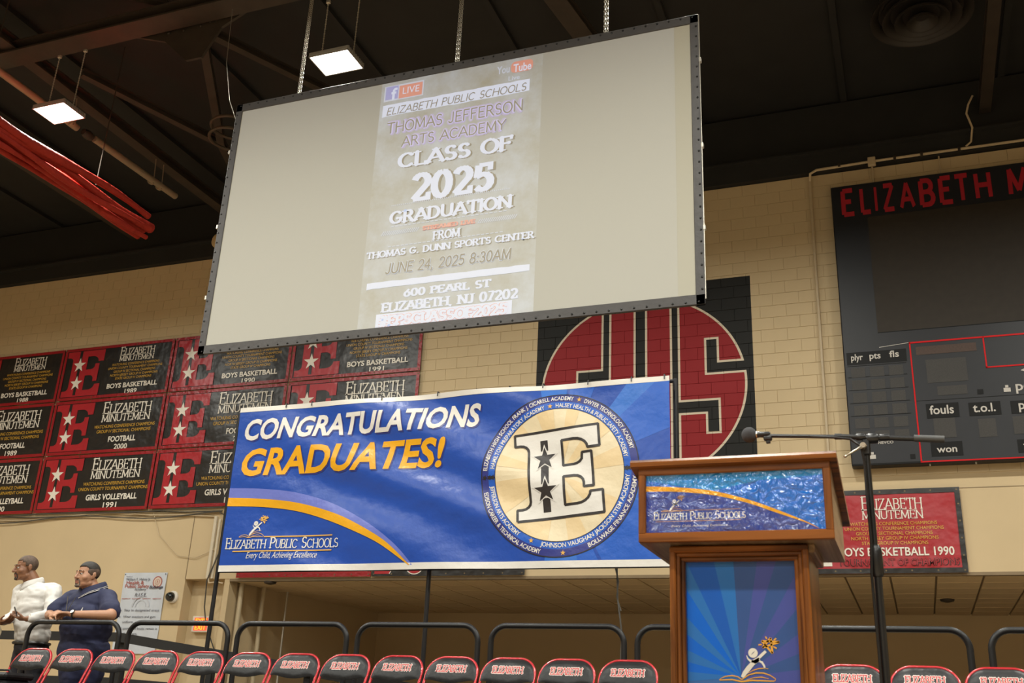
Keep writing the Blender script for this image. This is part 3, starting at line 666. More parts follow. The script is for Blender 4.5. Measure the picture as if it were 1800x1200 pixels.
tag(MB().tube([(1.40, 15.36, 10.32), (1.48, 15.35, 10.38), (1.52, 15.30, 10.6), (1.46, 15.27, 10.85), (1.50, 15.26, 11.0), (1.58, 15.26, 11.15)], .016, 8).build('ceiling_cable', M['conduit']), 'pale cable hanging from the dark roof onto the conduit above the scoreboard', 'cable')
M['cable'] = mat('grey_cable', (.07, .065, .055), .6)
t = empty('cable_bundle', (-14, 15.45, 4.7), 'bundle of grey and white cables strung under the left rows of banners', 'cable')
for k, (m_, z, s_) in enumerate((('cable', 5.02, .03), ('conduit', 4.99, .05), ('cable', 4.95, .06), ('cable', 5.045, .02))):
    q = MB(); q.tube([(x, 15.46-.01*k, z+s_*math.sin(x*1.7+k)*.8) for x in [-19+i*.35 for i in range(22)]], .011, 6); q.build('cable', M[m_], t)
q = MB()
q.tube([(-11.75, 15.45, 5.0), (-11.55, 15.43, 4.9), (-11.55, 15.43, 4.3), (-11.75, 15.43, 3.75), (-11.85, 15.6, 3.3), (-11.8, 15.65, 3.0), (-11.6, 15.7, 2.6), (-11.55, 15.7, 2.0), (-11.5, 15.7, 0.1)], .012, 6); q.build('cable', M['cable'], t)
q = MB(); q.tube([(-13.2, 15.46, 5.0), (-13.0, 15.46, 4.6), (-12.5, 15.46, 4.2), (-12.1, 15.46, 4.15), (-11.7, 15.46, 4.3)], .006, 6); q.build('cable', M['conduit'], t)
t = empty('cable_trunking', (-11.65, 15.46, 3.7), 'white cable trunking down the wall left of the blue banner', 'conduit')
q = MB(); q.cbox(-11.80, -11.74, 15.44, 15.49, 3.78, 4.9, .006); q.cbox(-11.70, -11.66, 15.45, 15.49, 3.78, 4.85, .006); q.build('cover', mat('white_trunking', (.62, .55, .42), .5), t)
q = MB(); q.tube([(-12.6, 15.46, 4.95), (-11.8, 15.46, 4.9), (-11.77, 15.46, 4.85)], .014, 6); q.tube([(-11.75, 15.45, 3.8), (-11.7, 15.43, 3.7), (-11.55, 15.45, 3.72), (-11.45, 15.5, 3.7)], .016, 6); q.build('cable_tail', M['conduit'], t)
M['pipe_white'] = mat('cream_gloss_pipe', (.52, .43, .28), .35)
for x, y, r, lb in ((-11.22, 15.75, .045, 'cream drain pipe in the alcove corner, nearest the blue banner pole'), (-11.12, 16.3, .04, 'thin cream pipe on the alcove side wall left of the third rail')):
    q = MB(); q.tube([(x, y, .02), (x, y, 3.74)], r, 12)
    tag(q.build('wall_pipe', M['pipe_white']), lb, 'pipe')
t = MB(); t.tube([(-11.0, 16.9, .02), (-11.0, 16.9, 3.74)], .02, 8); tag(t.build('steel_conduit', M['chain']), 'thin bright steel conduit on the shaded alcove side wall', 'pipe')
# dome camera
t = empty('dome_camera', (-12.49, 15.49, 3.45), 'small white dome security camera on the wall beside the school poster', 'camera')
MB().lathe([(.11, 0), (.11, .03), (.095, .05)], (-12.47, 15.49, 3.46), 'y', 24).build('base', mat('white_plastic', (.7, .66, .58), .4), t)
MB().lathe([(.085, .05), (.085, .08), (.07, .12), (.04, .145), (.01, .15)], (-12.485, 15.49, 3.46), 'y', 24).build('dome', mat('smoked_dome', (.008, .012, .012), .08, spec=.8), t)
# exit sign
t = empty('exit_sign', (-11.9, 15.7, 2.9), 'lit EXIT sign with orange letters over the recessed doorway', 'sign')
MB().cbox(-12.10, -11.72, 15.64, 15.74, 2.87, 3.15, .01).build('housing', mat('exit_sign_white', (.68, .60, .50), .4), t)
M['exit_pink'] = mat('exit_glow_panel', (.5, .06, .03), .5, emit=(1., .10, .045), estr=.9)
M['exit_letter'] = mat('exit_glow_letter', (.8, .3, .02), .5, emit=(1., .40, .02), estr=1.3)
f = Flat(); f.rect(-12.05, -11.76, 2.90, 3.12); f.build('lit_panel', M['exit_pink'], t, wallmap(15.638))
f = Flat(); f.text('EXIT', -11.905, 3.025, .08, .24, 'heavy', align='C', layer=2); f.text('EXIT', -11.905, 2.915, .08, .24, 'heavy', align='C', layer=2); f.build('exit_lettering', M['exit_letter'], t, wallmap(15.638), split=True)
# hanging school poster
t = empty('wall_poster', (-13.15, 15.47, 2.48), 'tall pale grey rules poster with crest pinned to the cream wall behind the men', 'poster')
PX0, PX1 = -13.63, -12.67
q = MB(); q.add([(PX0+(PX1-PX0)*i/12, 15.47-.006*math.sin(i*1.2+j*.6), 2.47+(3.90-2.47)*j/14) for j in range(15) for i in range(13)], [(j*13+i, j*13+i+1, (j+1)*13+i+1, (j+1)*13+i) for j in range(14) for i in range(12)], True)
q.build('sheet', mat('pale_blue_grey_poster', (.52, .56, .62), .45, var=.04, bump=.3, bscale=4), t, auto=0)
mp = wallmap(15.462); U = lambda a: PX0+a*(PX1-PX0); V = lambda b: 3.90-b*1.43
pk = mat('poster_black_ink', (.05, .05, .07), .6); pr_ = mat('poster_maroon_ink', (.36, .10, .08), .6)
f = Flat(); f.text('home of', U(.06), V(.055), .022, .14, 'sans', layer=2); f.text('William F. Halsey Jr.', U(.06), V(.10), .048, .56, 'sans', layer=2); f.text('Academy', U(.30), V(.225), .045, .26, 'sans', layer=2)
f.text('R.I.S.E.', U(.33), V(.30), .06, .26, 'sans', shear=.2, layer=2)
for s_, a, b, w_ in (('Stay in designated areas', .14, .485, .78), ('Wear sneakers and gym', .14, .565, .72), ('uniform.', .14, .63, .26), ('Laptops and books remain in', .14, .71, .80), ('hall lockers.', .14, .775, .38)): f.text(s_, U(a), V(b), .042, w_, 'sans', layer=2)
for b in (.475, .555, .70): f.disc(U(.06), V(b), .012, 2, 10)
for a, b in ((.02, .02), (.97, .02)): f.disc(U(a), V(b), .012, 2, 10)
f.text('Bulldogs', U(.64), V(.20), .05, .30, 'heavy', shear=.35, layer=4)
f.build('black_lettering', pk, t, mp, split=True)
f = Flat(); f.text('Health &', U(.08), V(.145), .060, .40, 'bold', layer=2); f.text('Public Safety', U(.06), V(.19), .060, .55, 'bold', layer=2)
for i, s_ in enumerate(('RESPECT', 'INTEGRITY', 'SAFETY', 'EMPATHY')): f.text(s_, U(.04+i*.24), V(.335), .020, .19, 'bold', layer=2)
f.ring(U(.81), V(.12), .085, .105, 2, 32); f.build('maroon_lettering', pr_, t, mp, split=True)
f = Flat(); f.disc(U(.81), V(.12), .085, 2, 32); f.build('crest_disc', mat('poster_cream_ink', (.60, .50, .42), .6), t, mp)
f = Flat(); f.ring(U(.81), V(.12), .045, .052, 3, 24); f.line([(U(.79), V(.14)), (U(.81), V(.10)), (U(.83), V(.14))], .008, 3); f.build('crest_mark', pr_, t, mp)
f = Flat(); f.ring(U(.5), V(.43), .17, .20, 1, 32, 0, 180); f.ring(U(.5), V(.43), .11, .125, 1, 32, 0, 180); f.build('watermark', mat('poster_pale_ink', (.46, .48, .53), .6), t, mp)
# ---------------------------------------------------------------- logo of a figure reaching for a star over an open book
def logo(white, gold, fn, layer=2, k=1.):
    """fn maps logo units (0..1 wide) to the sheet"""
    P = lambda pts: [fn(a, b) for a, b in pts]
    def tap(F, pts, ws):
        n = len(pts)
        L, Rr = [], []
        for i, (x, y) in enumerate(pts):
            a = pts[max(i-1, 0)]; b = pts[min(i+1, n-1)]; dx, dy = b[0]-a[0], b[1]-a[1]; l = math.hypot(dx, dy) or 1; w = ws[i]/2
            L.append((x-dy/l*w, y+dx/l*w)); Rr.append((x+dy/l*w, y-dx/l*w))
        for i in range(n-1): F.poly(P([L[i], L[i+1], Rr[i+1], Rr[i]]), layer)
    hc = (.25, .535)
    for i in range(24):
        a, b = 2*PI*i/24, 2*PI*(i+1)/24; c45 = (.02, .02)
        o = lambda t_: (hc[0]+.098*math.cos(t_), hc[1]+.098*math.sin(t_)); n_ = lambda t_: (hc[0]+.0+.040*math.cos(t_)*.9+.012*math.sin(t_), hc[1]+.018*math.sin(t_)+.03*math.cos(t_))
        white.poly(P([o(a), o(b), n_(b), n_(a)]), layer)
    tap(white, [(.22, .36), (.34, .42), (.43, .50), (.515, .575)], (.05, .06, .06, .055))
    tap(white, [(.115, .485), (.14, .42), (.19, .375), (.28, .36), (.36, .40)], (.01, .03, .045, .06, .06))
    tap(white, [(.38, .42), (.24, .33), (.14, .22), (.065, .13), (.01, .045)], (.06, .09, .10, .09, .06))
    tap(white, [(.27, .33), (.36, .38), (.43, .35), (.47, .28), (.48, .22)], (.03, .04, .045, .04, .03))
    z = [(.45, .645), (.625, .845), (.65, .535), (.44, .78), (.80, .765), (.45, .645)]
    for a, b in zip(z, z[1:]): tap(gold, [a, b], (.04, .04))
    for a, b in (((.52, .87), (.55, .82)), ((.69, .80), (.74, .835)), ((.67, .67), (.74, .635)), ((.37, .70), (.44, .71))): tap(gold, [a, b], (.025, .03))
    book = [(.0, .0), (.14, .095), (.30, .14), (.45, .14), (.58, .10), (.69, .03)]
    tap(gold, book, (.02, .022, .026, .024, .02, .016)); tap(gold, [(.13, .13), (.24, .19), (.35, .225), (.45, .235), (.55, .225)], (.008, .016, .02, .018, .01))
    tap(gold, [(.10, .0), (.24, .04), (.40, .06), (.55, .03)], (.008, .016, .02, .01))
    tap(gold, [(.0, .0), (-.08, .055), (-.20, .075), (-.34, .055), (-.42, .02)], (.02, .022, .024, .02, .012)); tap(gold, [(-.46, -.02), (-.2, -.005), (.0, -.04), (.2, -.01), (.66, -.015)], (.02, .026, .03, .03, .02))
    tap(gold, [(.69, .03), (.67, -.015)], (.016, .016)); tap(gold, [(-.42, .02), (-.47, -.02)], (.012, .012))

# ---------------------------------------------------------------- projection screen
YS = 8.70
SX0, SX1, SZ0, SZ1 = -7.20, -1.545, 5.235, 8.49
t = empty('projection_screen', (-4.37, YS, SZ0), 'huge hanging projection screen with black frame showing the graduation notice', 'screen')
M['frame'] = mat('black_snap_frame', (.062, .058, .058), .5, bump=.5, bscale=14, bdist=.01)
M['cloth'] = mat('grey_screen_cloth', (.45, .435, .36), .7, var=.015, vscale=.6)
q = MB()
fw = .105
for a in ((SX0, SX1, SZ0, SZ0+fw), (SX0, SX1, SZ1-fw, SZ1), (SX0, SX0+fw*.85, SZ0, SZ1), (SX1-fw*.85, SX1, SZ0, SZ1)): q.cbox(a[0], a[1], YS, YS+.035, a[2], a[3], .006)
q.build('frame', M['frame'], t)
q = MB(); n_ = 0
for i in range(46):
    x = SX0+.06+i*(SX1-SX0-.12)/45
    for z in (SZ0+.03, SZ1-.03): q.lathe([(.011, 0), (.011, .004), (.005, .007)], (x, YS, z), 'y', 8)
for i in range(1, 26):
    z = SZ0+.03+i*(SZ1-SZ0-.06)/26
    for x in (SX0+.025, SX1-.025): q.lathe([(.011, 0), (.011, .004), (.005, .007)], (x, YS, z), 'y', 8)
q.build('snaps', mat('dark_snap', (.02, .02, .02), .3, .6), t, kind='stuff')
q = MB()
for z in (6.0, 6.9, 7.9):
    q.cbox(SX1-.004, SX1+.018, YS-.005, YS+.04, z, z+.05, .003); q.cbox(SX0-.018, SX0+.004, YS-.005, YS+.04, z-.1, z-.05, .003)
q.tube([(SX1+.006, YS-.004, SZ0+.05), (SX1+.006, YS-.004, SZ1-.02)], .005, 6)
q.build('latches', M['chain'], t, kind='stuff')
MB().box(SX0+.03, SX1-.03, YS+.012, YS+.02, SZ0+.03, SZ1-.03).build('screen_cloth', M['cloth'], t)
for x in (-6.335, -4.27, -2.535):
    q = MB()
    for sd in (-.014, .014):
        for i in range(78):
            z = SZ1-.02+i*.032; a = i % 2
            q.tube([(x+sd+(.010 if a else .003)*math.cos(th), YS+.02+(.003 if a else .010)*math.cos(th), z+.02+.021*math.sin(th)) for th in (0, PI/3, 2*PI/3, PI, 4*PI/3, 5*PI/3)], .0042, 4, closed=True)
    q.build('hoist_chain', M['chain'], t); 
MB().tube([(-7.19, YS+.03, 8.25), (-7.5, YS+.2, 8.75), (-7.9, YS+.5, 9.6), (-8.3, 9.6, 10.9)], .004, 6).build('guy_wire', M['chain'], t)
mp = wallmap(YS+.012)
def glow(name, col, st, base=(.45, .435, .36)): return mat(name, base, .7, var=0, emit=col, estr=st)
G = {'bg': glow('projected_grey', (.30, .42, .62), .0), 'white': glow('projected_white', (.58, .68, 1.), .52), 'blank': glow('projected_black_level', (.26, .40, .72), .07),
     'red': glow('projected_red', (.90, .04, .05), .36), 'blue': glow('projected_blue', (.10, .16, .85), .40), 'violet': glow('projected_violet', (.40, .30, 1.), .50), 'soft': glow('projected_halo', (.40, .34, 1.), .28), 'pale': glow('projected_pale', (.50, .60, .9), .42)}
# mottled chalk texture of the projected picture: light and dark are in the picture itself
N, L = nt(G['bg']); b = N['Principled BSDF']; tc = N.new('ShaderNodeTexCoord'); n1 = N.new('ShaderNodeTexNoise'); n1.inputs['Scale'].default_value = 1.6; n1.inputs['Detail'].default_value = 9; n1.inputs['Roughness'].default_value = .7
L.new(tc.outputs['Object'], n1.inputs['Vector']); mr = N.new('ShaderNodeMapRange'); mr.inputs[1].default_value = .32; mr.inputs[2].default_value = .68; mr.inputs[3].default_value = .02; mr.inputs[4].default_value = .32
L.new(n1.outputs[0], mr.inputs[0]); L.new(mr.outputs[0], b.inputs['Emission Strength']); b.inputs['Emission Color'].default_value = (.42, .56, .82, 1)
c4 = dict(org=(600, 80), sc=4.445); c5 = dict(org=(600, 330), sc=4.445)
def A4(x, y): return at(600+x/4.445, 80+y/4.445, YS)
def A5(x, y): return at(600+x/4.445, 330+y/4.445, YS)
IX0, IX1 = at(650, 355, YS)[0], at(945, 330, YS)[0]
INZ0, INZ1 = SZ0+fw, SZ1-fw
f = Flat(); f.rect(IX0, IX1, INZ0, INZ1, 1); f.build('projected_picture', G['bg'], t, mp)
for a, b in ((IX1, -1.80), (SX0+.1, IX0)): f = Flat(); f.rect(a, b, INZ0, INZ1, 1); f.build('projected_margin', G['blank'], t, mp)
wht, shd, redf, blu, vio, sof, pal = (Flat() for _ in range(7))
def quad(F, pts, fn, ly):
    P = [fn(*p) for p in pts]; u0 = (P[0][0]+P[3][0])/2; u1 = (P[1][0]+P[2][0])/2; v1 = (P[0][1]+P[1][1])/2; v0 = (P[2][1]+P[3][1])/2; F.rect(u0, u1, v0, v1, ly).mark(len(F.P)-1)
def rough(F, pts, fn, ly):
    P = [fn(*p) for p in pts]; u0 = (P[0][0]+P[3][0])/2; u1 = (P[1][0]+P[2][0])/2; v1 = (P[0][1]+P[1][1])/2; v0 = (P[2][1]+P[3][1])/2; rnd = random.Random(3)
    n = 24; T = [(u0+(u1-u0)*i/n, v1+rnd.uniform(-.006, .004)) for i in range(n+1)]; B = [(u0+(u1-u0)*i/n, v0+rnd.uniform(-.004, .006)) for i in range(n+1)]
    for i in range(n): F.poly([B[i], B[i+1], T[i+1], T[i]], ly)
    F.mark(len(F.P)-n)
# live badges
quad(pal, [(335, 312), (640, 275), (640, 390), (335, 432)], A4, 2); quad(blu, [(345, 325), (442, 310), (442, 408), (345, 425)], A4, 3); quad(redf, [(450, 308), (630, 284), (630, 382), (450, 405)], A4, 3)
wht.tl('f', (385, 420), (430, 412), (388, 335), YS, layer=4, font='heavy', **c4); wht.tl('LIVE', (477, 375), (605, 355), (477, 325), YS, layer=4, font='sans', **c4)
P0, P1 = A4(1322, 215), A4(1498, 95); zz = A4(1322, 130)[1]; u0, u1, v0, v1 = P0[0], P1[0], P0[1], zz; rr = .05
rp = [(u1-rr, v0)] + arc2(u1-rr, v0+rr, rr, rr, -90, 0, 5) + arc2(u1-rr, v1-rr, rr, rr, 0, 90, 5) + arc2(u0+rr, v1-rr, rr, rr, 90, 180, 5) + arc2(u0+rr, v0+rr, rr, rr, 180, 270, 5); redf.poly(rp, 3).mark(len(redf.P)-1)
pal.tl('You', (1213, 222), (1312, 205), (1215, 165), YS, layer=3, font='bold', **c4); wht.tl('Tube', (1342, 205), (1482, 180), (1342, 145), YS, layer=4, font='bold', **c4); pal.tl('Live', (1303, 270), (1392, 258), (1303, 238), YS, layer=3, font='bold', **c4)
rough(wht, [(320, 465), (1468, 258), (1468, 355), (320, 553)], A4, 2)
shd.tl('ELIZABETH PUBLIC SCHOOLS', (352, 535), (1440, 352), (356, 482), YS, layer=4, font='hand', shear=.16, fat=.012, **c4)
for s_, a, b, c in (('THOMAS JEFFERSON', (350, 685), (1415, 503), (355, 607)), ('ARTS ACADEMY', (465, 780), (1285, 655), (476, 707))):
    sof.tl(s_, a, b, c, YS, layer=2, font='hand', fat=.20, **c4); vio.tl(s_, a, b, c, YS, layer=3, font='hand', fat=.09, **c4)
    pal.tl(s_, a, b, c, YS, layer=4, font='hand', fat=.045, **c4); shd.tl(s_, a, b, c, YS, layer=5, font='hand', fat=.012, **c4)
def big(s_, a, b, c, K4, font='slabfat', dx=.020, dz=-.008, fat=.0, h2=.0):
    A_, B_, C_ = [(K4(*p)) for p in (a, b, c)]; v = (A_[1]+B_[1])/2; h = C_[1]-A_[1]
    shd.text(s_, A_[0]+dx, v+dz, h, B_[0]-A_[0], font, layer=2, fat=fat); wht.text(s_, A_[0], v, h, B_[0]-A_[0], font, layer=3, fat=fat)
big('CLASS OF', (432, 945), (1340, 812), (435, 845), A4, fat=-.015); big('2025', (535, 1195), (1190, 1120), (555, 1005), A4, fat=.0, dx=.03)
big('GRADUATION', (368, 272), (1340, 150), (372, 186), A5, fat=-.01); big('FROM', (705, 402), (930, 370), (707, 343), A5, fat=-.01, dx=.015)
big('THOMAS G. DUNN SPORTS CENTER', (190, 550), (1512, 388), (192, 505), A5, fat=-.01, dx=.010)
rpt = [A5(630, 325), A5(1045, 275), A5(632, 297)]; redf.text('STREAMED LIVE', rpt[0][0], (rpt[0][1]+rpt[1][1])/2, rpt[2][1]-rpt[0][1], rpt[1][0]-rpt[0][0], 'slab', layer=4, fat=.05)
pal.tl('JUNE 24, 2025 8:30AM', (340, 668), (1318, 552), (345, 592), YS, layer=3, font='hand', shear=.1, fat=.075, **c5); shd.tl('JUNE 24, 2025 8:30AM', (340, 668), (1318, 552), (345, 592), YS, layer=4, font='hand', shear=.1, fat=.028, **c5)
rough(wht, [(195, 745), (1468, 592), (1468, 645), (195, 797)], A5, 3)
wht.tl('600 PEARL ST', (480, 845), (1168, 772), (482, 790), YS, layer=3, font='slabfat', **c5); wht.tl('ELIZABETH, NJ 07202', (300, 970), (1378, 855), (302, 903), YS, layer=3, font='slabfat', **c5)
P_ = [A5(270, 988), A5(1332, 875), A5(1330, 1005), A5(262, 1100)]; wht.rect(P_[0][0], P_[1][0], INZ0, (P_[0][1]+P_[1][1])/2, 3)
hh = dict(font='slab', **c5); hp = ((282, 1082), (1296, 975), (286, 1012))
redf.tl('#EPSCLASSOF2025', *hp, YS, layer=4, fat=.085, **hh); wht.tl('#EPSCLASSOF2025', *hp, YS, layer=5, fat=.045, **hh)
def dashes(F, a, b, K4, n, h, duty=.5, sl=0.):
    A_, B_ = K4(*a), K4(*b); v = (A_[1]+B_[1])/2; w_ = (B_[0]-A_[0])/n
    for i in range(n): x = A_[0]+i*w_; F.poly([(x, v), (x+w_*duty, v), (x+w_*duty+sl*h, v+h), (x+sl*h, v+h)], 3)
    F.mark(len(F.P)-n)
dashes(pal, (390, 140), (1320, 5), A5, 60, .012, .45); dashes(pal, (385, 300), (1300, 182), A5, 26, .010, .7); dashes(pal, (360, 462), (1270, 342), A5, 26, .010, .7)
dashes(pal, (305, 372), (595, 340), A5, 18, .05, .4, .6); dashes(pal, (1060, 272), (1362, 240), A5, 18, .05, .4, .6)
for nm, F, g in (('projected_white_print', wht, 'white'), ('projected_red_print', redf, 'red'), ('projected_blue_print', blu, 'blue'), ('projected_violet_print', vio, 'violet'), ('projected_violet_halo', sof, 'soft'), ('projected_pale_print', pal, 'pale')): F.build(nm, G[g], t, mp, eps=.0014, split=True)
shd.build('projected_dark_print', mat('unlit_print', (.36, .33, .26), .7, var=0), t, mp, eps=.0014, split=True)

# ---------------------------------------------------------------- blue congratulations banner on its stand
YG = 8.70; BX0, BX1, BZ0, BZ1 = -6.505, -1.89, 2.85, 4.565
def disp(u, v):
    a = (u-BX0)/(BX1-BX0); b = (v-BZ0)/(BZ1-BZ0)
    d = .016*noise.noise(Vector((a*3.2+b*1.8, b*2.6-a*2.0, 1.7)))*1.6
    s_ = (a*4.6*.45+(1-b)*1.7*1.0)
    q = (a*4.61)*.50+(b*1.715)*1.15                      # folds fall away to the lower right of the upper ties
    d += .028*math.sin(q*9.0+2.2*noise.noise(Vector((a*2, b*2, 5))))*max(0, min(1, 1.25-abs(a-.45)*1.8))*(.45+.55*b)
    d += .006*noise.noise(Vector((u*2.6+v*1.5, v*6.5-u*1.2, 3)))+.0018*noise.noise(Vector((u*9, v*14, 8)))
    cr = abs(((u-BX0)/.19) % 1-.5); d += .0016*max(0, 1-cr*14) if a < .45 else 0
    d += .006*max(0, b-.9)*10*math.sin(a*PI*9)
    return d*min(1, .25+3*min(a, 1-a, 1))
def bmap(u, v, e): return (u, YG-e+disp(u, v), v)
t = empty('congratulations_banner', ((BX0+BX1)/2, YG, BZ0), 'wide blue CONGRATULATIONS GRADUATES banner with round school crest, tied to a stand', 'banner')
def bv(name, col, rough=.30): return mat(name, col, rough, var=.04, vscale=2, bump=.55, bscale=7, bdist=.014, bdetail=4, spec=.45)
M['b_blue'] = bv('royal_blue_vinyl', (.016, .074, .40)); M['b_sky'] = bv('bright_blue_vinyl', (.020, .115, .54)); M['b_sky2'] = bv('sky_blue_vinyl', (.035, .165, .60)); M['b_navy'] = bv('navy_vinyl', (.035, .045, .24))
M['b_white'] = bv('white_vinyl', (.78, .75, .70)); M['b_gold'] = bv('golden_vinyl', (.82, .40, .015)); M['b_lilac'] = bv('lilac_vinyl', (.16, .20, .60)); M['b_cream'] = bv('cream_vinyl', (.80, .68, .46)); M['b_tan'] = bv('tan_gold_vinyl', (.79, .61, .35)); M['b_black'] = bv('black_vinyl', (.03, .025, .025)); M['b_dgold'] = bv('crest_gold_vinyl', (.80, .45, .10))
q = MB(); NU, NV = 184, 68
q.add([bmap(BX0+(BX1-BX0)*i/NU, BZ0+(BZ1-BZ0)*j/NV, 0) for j in range(NV+1) for i in range(NU+1)], [(j*(NU+1)+i, j*(NU+1)+i+1, (j+1)*(NU+1)+i+1, (j+1)*(NU+1)+i) for j in range(NV) for i in range(NU)], True)
q.build('sheet', M['b_blue'], t, auto=0)
cut = (.05, BX0, BX1, BZ0, BZ1)
def B(F, name, m_, lb=None):
    o = F.build(name, M[m_], t, bmap, cut, eps=.0016, split=name in ('school_name', 'gold_star', 'black_star', 'headline_shadow'))
    if lb: o['label'] = lb
    return o
f = Flat(); f.rect(BX0, BX1, BZ0, BZ0+.062, 2); f.rect(BX0, BX1, BZ1-.05, BZ1, 2)
B(f, 'white_hem', 'b_white')
def Q(x, y, s=3.158, ox=380, oy=660): return at(ox+x/s, oy+y/s, YG)
# light rays behind the crest
cxe, cye = at(981.7, 832, YG); RE = (at(1120, 826, YG)[0]-at(842.7, 837, YG)[0])/2
def clip(pts, x0=BX0, x1=BX1, z0=BZ0+.062, z1=BZ1-.05):
    for ax, lim, sg in ((0, x0, 1), (0, x1, -1), (1, z0, 1), (1, z1, -1)):
        out = []
        for i in range(len(pts)):
            a, b = pts[i-1], pts[i]; da, db = (a[ax]-lim)*sg, (b[ax]-lim)*sg
            if (da >= 0) != (db >= 0): s_ = da/(da-db); out.append((a[0]+(b[0]-a[0])*s_, a[1]+(b[1]-a[1])*s_))
            if db >= 0: out.append(b)
        pts = out
        if not pts: return []
    return pts
f1, f2 = Flat(), Flat()
for F, rng in ((f1, ((-62, -40), (20, 42), (68, 84), (284, 296), (320, 345))), (f2, ((86, 104), (42, 52), (262, 284), (-20, -8)))):
    for a, b in rng:
        p = clip([(cxe, cye), (cxe+9*math.cos(R(a)), cye+9*math.sin(R(a))), (cxe+9*math.cos(R(b)), cye+9*math.sin(R(b)))], x0=-4.3)
        if len(p) > 2: F.poly(p, 1)
B(f1, 'blue_ray', 'b_sky'); B(f2, 'pale_blue_ray', 'b_sky2')
# swoosh
up = [Q(*p) for p in ((80, 625), (250, 628), (450, 650), (650, 710), (850, 820), (1000, 940), (1090, 1050))]
mi = [Q(*p) for p in ((62, 678), (250, 683), (450, 705), (650, 760), (800, 830), (950, 925), (1075, 1050))]
lo = [Q(*p) for p in ((55, 725), (250, 728), (430, 748), (600, 795), (780, 868), (920, 940), (1070, 1052))]
def band(F, a, b, ly):
    def smp(P_, s_):
        k = s_*(len(P_)-1); i = min(int(k), len(P_)-2); k -= i
        p0, p1, p2, p3 = P_[max(i-1, 0)], P_[i], P_[i+1], P_[min(i+2, len(P_)-1)]
        return tuple(.5*((2*p1[j])+(-p0[j]+p2[j])*k+(2*p0[j]-5*p1[j]+4*p2[j]-p3[j])*k*k+(-p0[j]+3*p1[j]-3*p2[j]+p3[j])*k**3) for j in (0, 1))
    n = 40
    for i in range(n): F.poly([smp(b, i/n), smp(b, (i+1)/n), smp(a, (i+1)/n), smp(a, i/n)], ly)
up[0] = (BX0, up[0][1]); mi[0] = (BX0, mi[0][1]); lo[0] = (BX0, lo[0][1])
f = Flat(); band(f, up, mi, 2); B(f, 'lilac_swoosh', 'b_lilac'); f = Flat(); band(f, mi, lo, 3); B(f, 'gold_swoosh', 'b_gold')
# headline
def head(s_, a, b, c, m_, ly, fat_=.0):
    A_, B_, C_ = Q(*a), Q(*b), Q(*c); v = (A_[1]+B_[1])/2; h = C_[1]-A_[1]
    f = Flat(); f.text(s_, A_[0], v, h, B_[0]-A_[0], 'heavy', shear=.20, layer=ly); B(f, 'headline', m_, 'slanted '+('white' if m_ == 'b_white' else 'golden')+' headline lettering')
    g = Flat(); g.text(s_, A_[0]+.012, v-.014, h, B_[0]-A_[0], 'heavy', shear=.20, layer=2); return g
g1 = head('CONGRATULATIONS', (147, 362), (1450, 270), (175, 252), 'b_white', 4); g2 = head('GRADUATES!', (125, 555), (1245, 497), (140, 412), 'b_gold', 4)
g1.P += g2.P; B(g1, 'headline_shadow', 'b_navy')
# school name and logo
w_, g_ = Flat(), Flat()
A_, B_, C_ = Q(50, 965), Q(675, 945), Q(58, 908); w_.text('Elizabeth Public Schools', A_[0], (A_[1]+B_[1])/2, .80*(C_[1]-A_[1])/.80, B_[0]-A_[0], 'serif', small=.80, layer=4, fat=.012, track=-.03)
A_, B_, C_ = Q(165, 1018), Q(551, 1005), Q(166, 997); w_.text('Every Child, Achieving Excellence', A_[0], (A_[1]+B_[1])/2, .062, B_[0]-A_[0], 'sans', shear=.25, layer=4)
P0, P1 = Q(265, 897), Q(645, 880); g_.rect(P0[0], P1[0], (P0[1]+P1[1])/2-.005, (P0[1]+P1[1])/2+.006, 4)
P0, P1 = Q(92, 980), Q(637, 962); g_.rect(P0[0], P1[0], (P0[1]+P1[1])/2-.005, (P0[1]+P1[1])/2+.006, 4)
lg = Q(182, 900); sc_ = (Q(290, 780)[0]-lg[0])/.80
logo(w_, g_, lambda a, b: (lg[0]+a*sc_, lg[1]+b*sc_+.012), 4)
B(w_, 'school_name', 'b_white'); B(g_, 'gold_logo_lines', 'b_dgold')
# crest
def ringB(r0, r1, ly, m_, nm): f = Flat(); f.ring(cxe, cye, r0*RE, r1*RE, ly, 72); B(f, nm, m_)
ringB(.905, 1.0, 2, 'b_navy', 'outer_ring'); ringB(.815, .905, 2, 'b_sky', 'inner_ring'); ringB(.992, 1.004, 3, 'b_black', 'ring_line'); ringB(.812, .820, 3, 'b_black', 'ring_line')
f = Flat(); n = 72
for i in range(n):
    a, b = 2*PI*i/n, 2*PI*(i+1)/n; f.poly([(cxe, cye), (cxe+.812*RE*math.cos(a), cye+.812*RE*math.sin(a)), (cxe+.812*RE*math.cos(b), cye+.812*RE*math.sin(b))], 2)
B(f, 'crest_disc', 'b_cream')
f = Flat()
for a, b in ((5, 22), (38, 55), (72, 84), (96, 112), (128, 142), (160, 171), (185, 215), (228, 262), (280, 297), (315, 336)):
    k = max(2, int((b-a)/5)); 
    for i in range(k):
        a0, a1 = R(a+(b-a)*i/k), R(a+(b-a)*(i+1)/k); f.poly([(cxe, cye), (cxe+.812*RE*math.cos(a0), cye+.812*RE*math.sin(a0)), (cxe+.812*RE*math.cos(a1), cye+.812*RE*math.sin(a1))], 3)
B(f, 'disc_ray', 'b_tan')
f = Flat(); r1 = .925*RE; r2 = .832*RE; hh_ = .052*RE
f.arc_text('ELIZABETH HIGH SCHOOL FRANK J. CICARELL ACADEMY', cxe, cye, r1, 176, 80, hh_, layer=4); f.arc_text('DWYER TECHNOLOGY ACADEMY', cxe, cye, r1, 71.5, 16, hh_, layer=4)
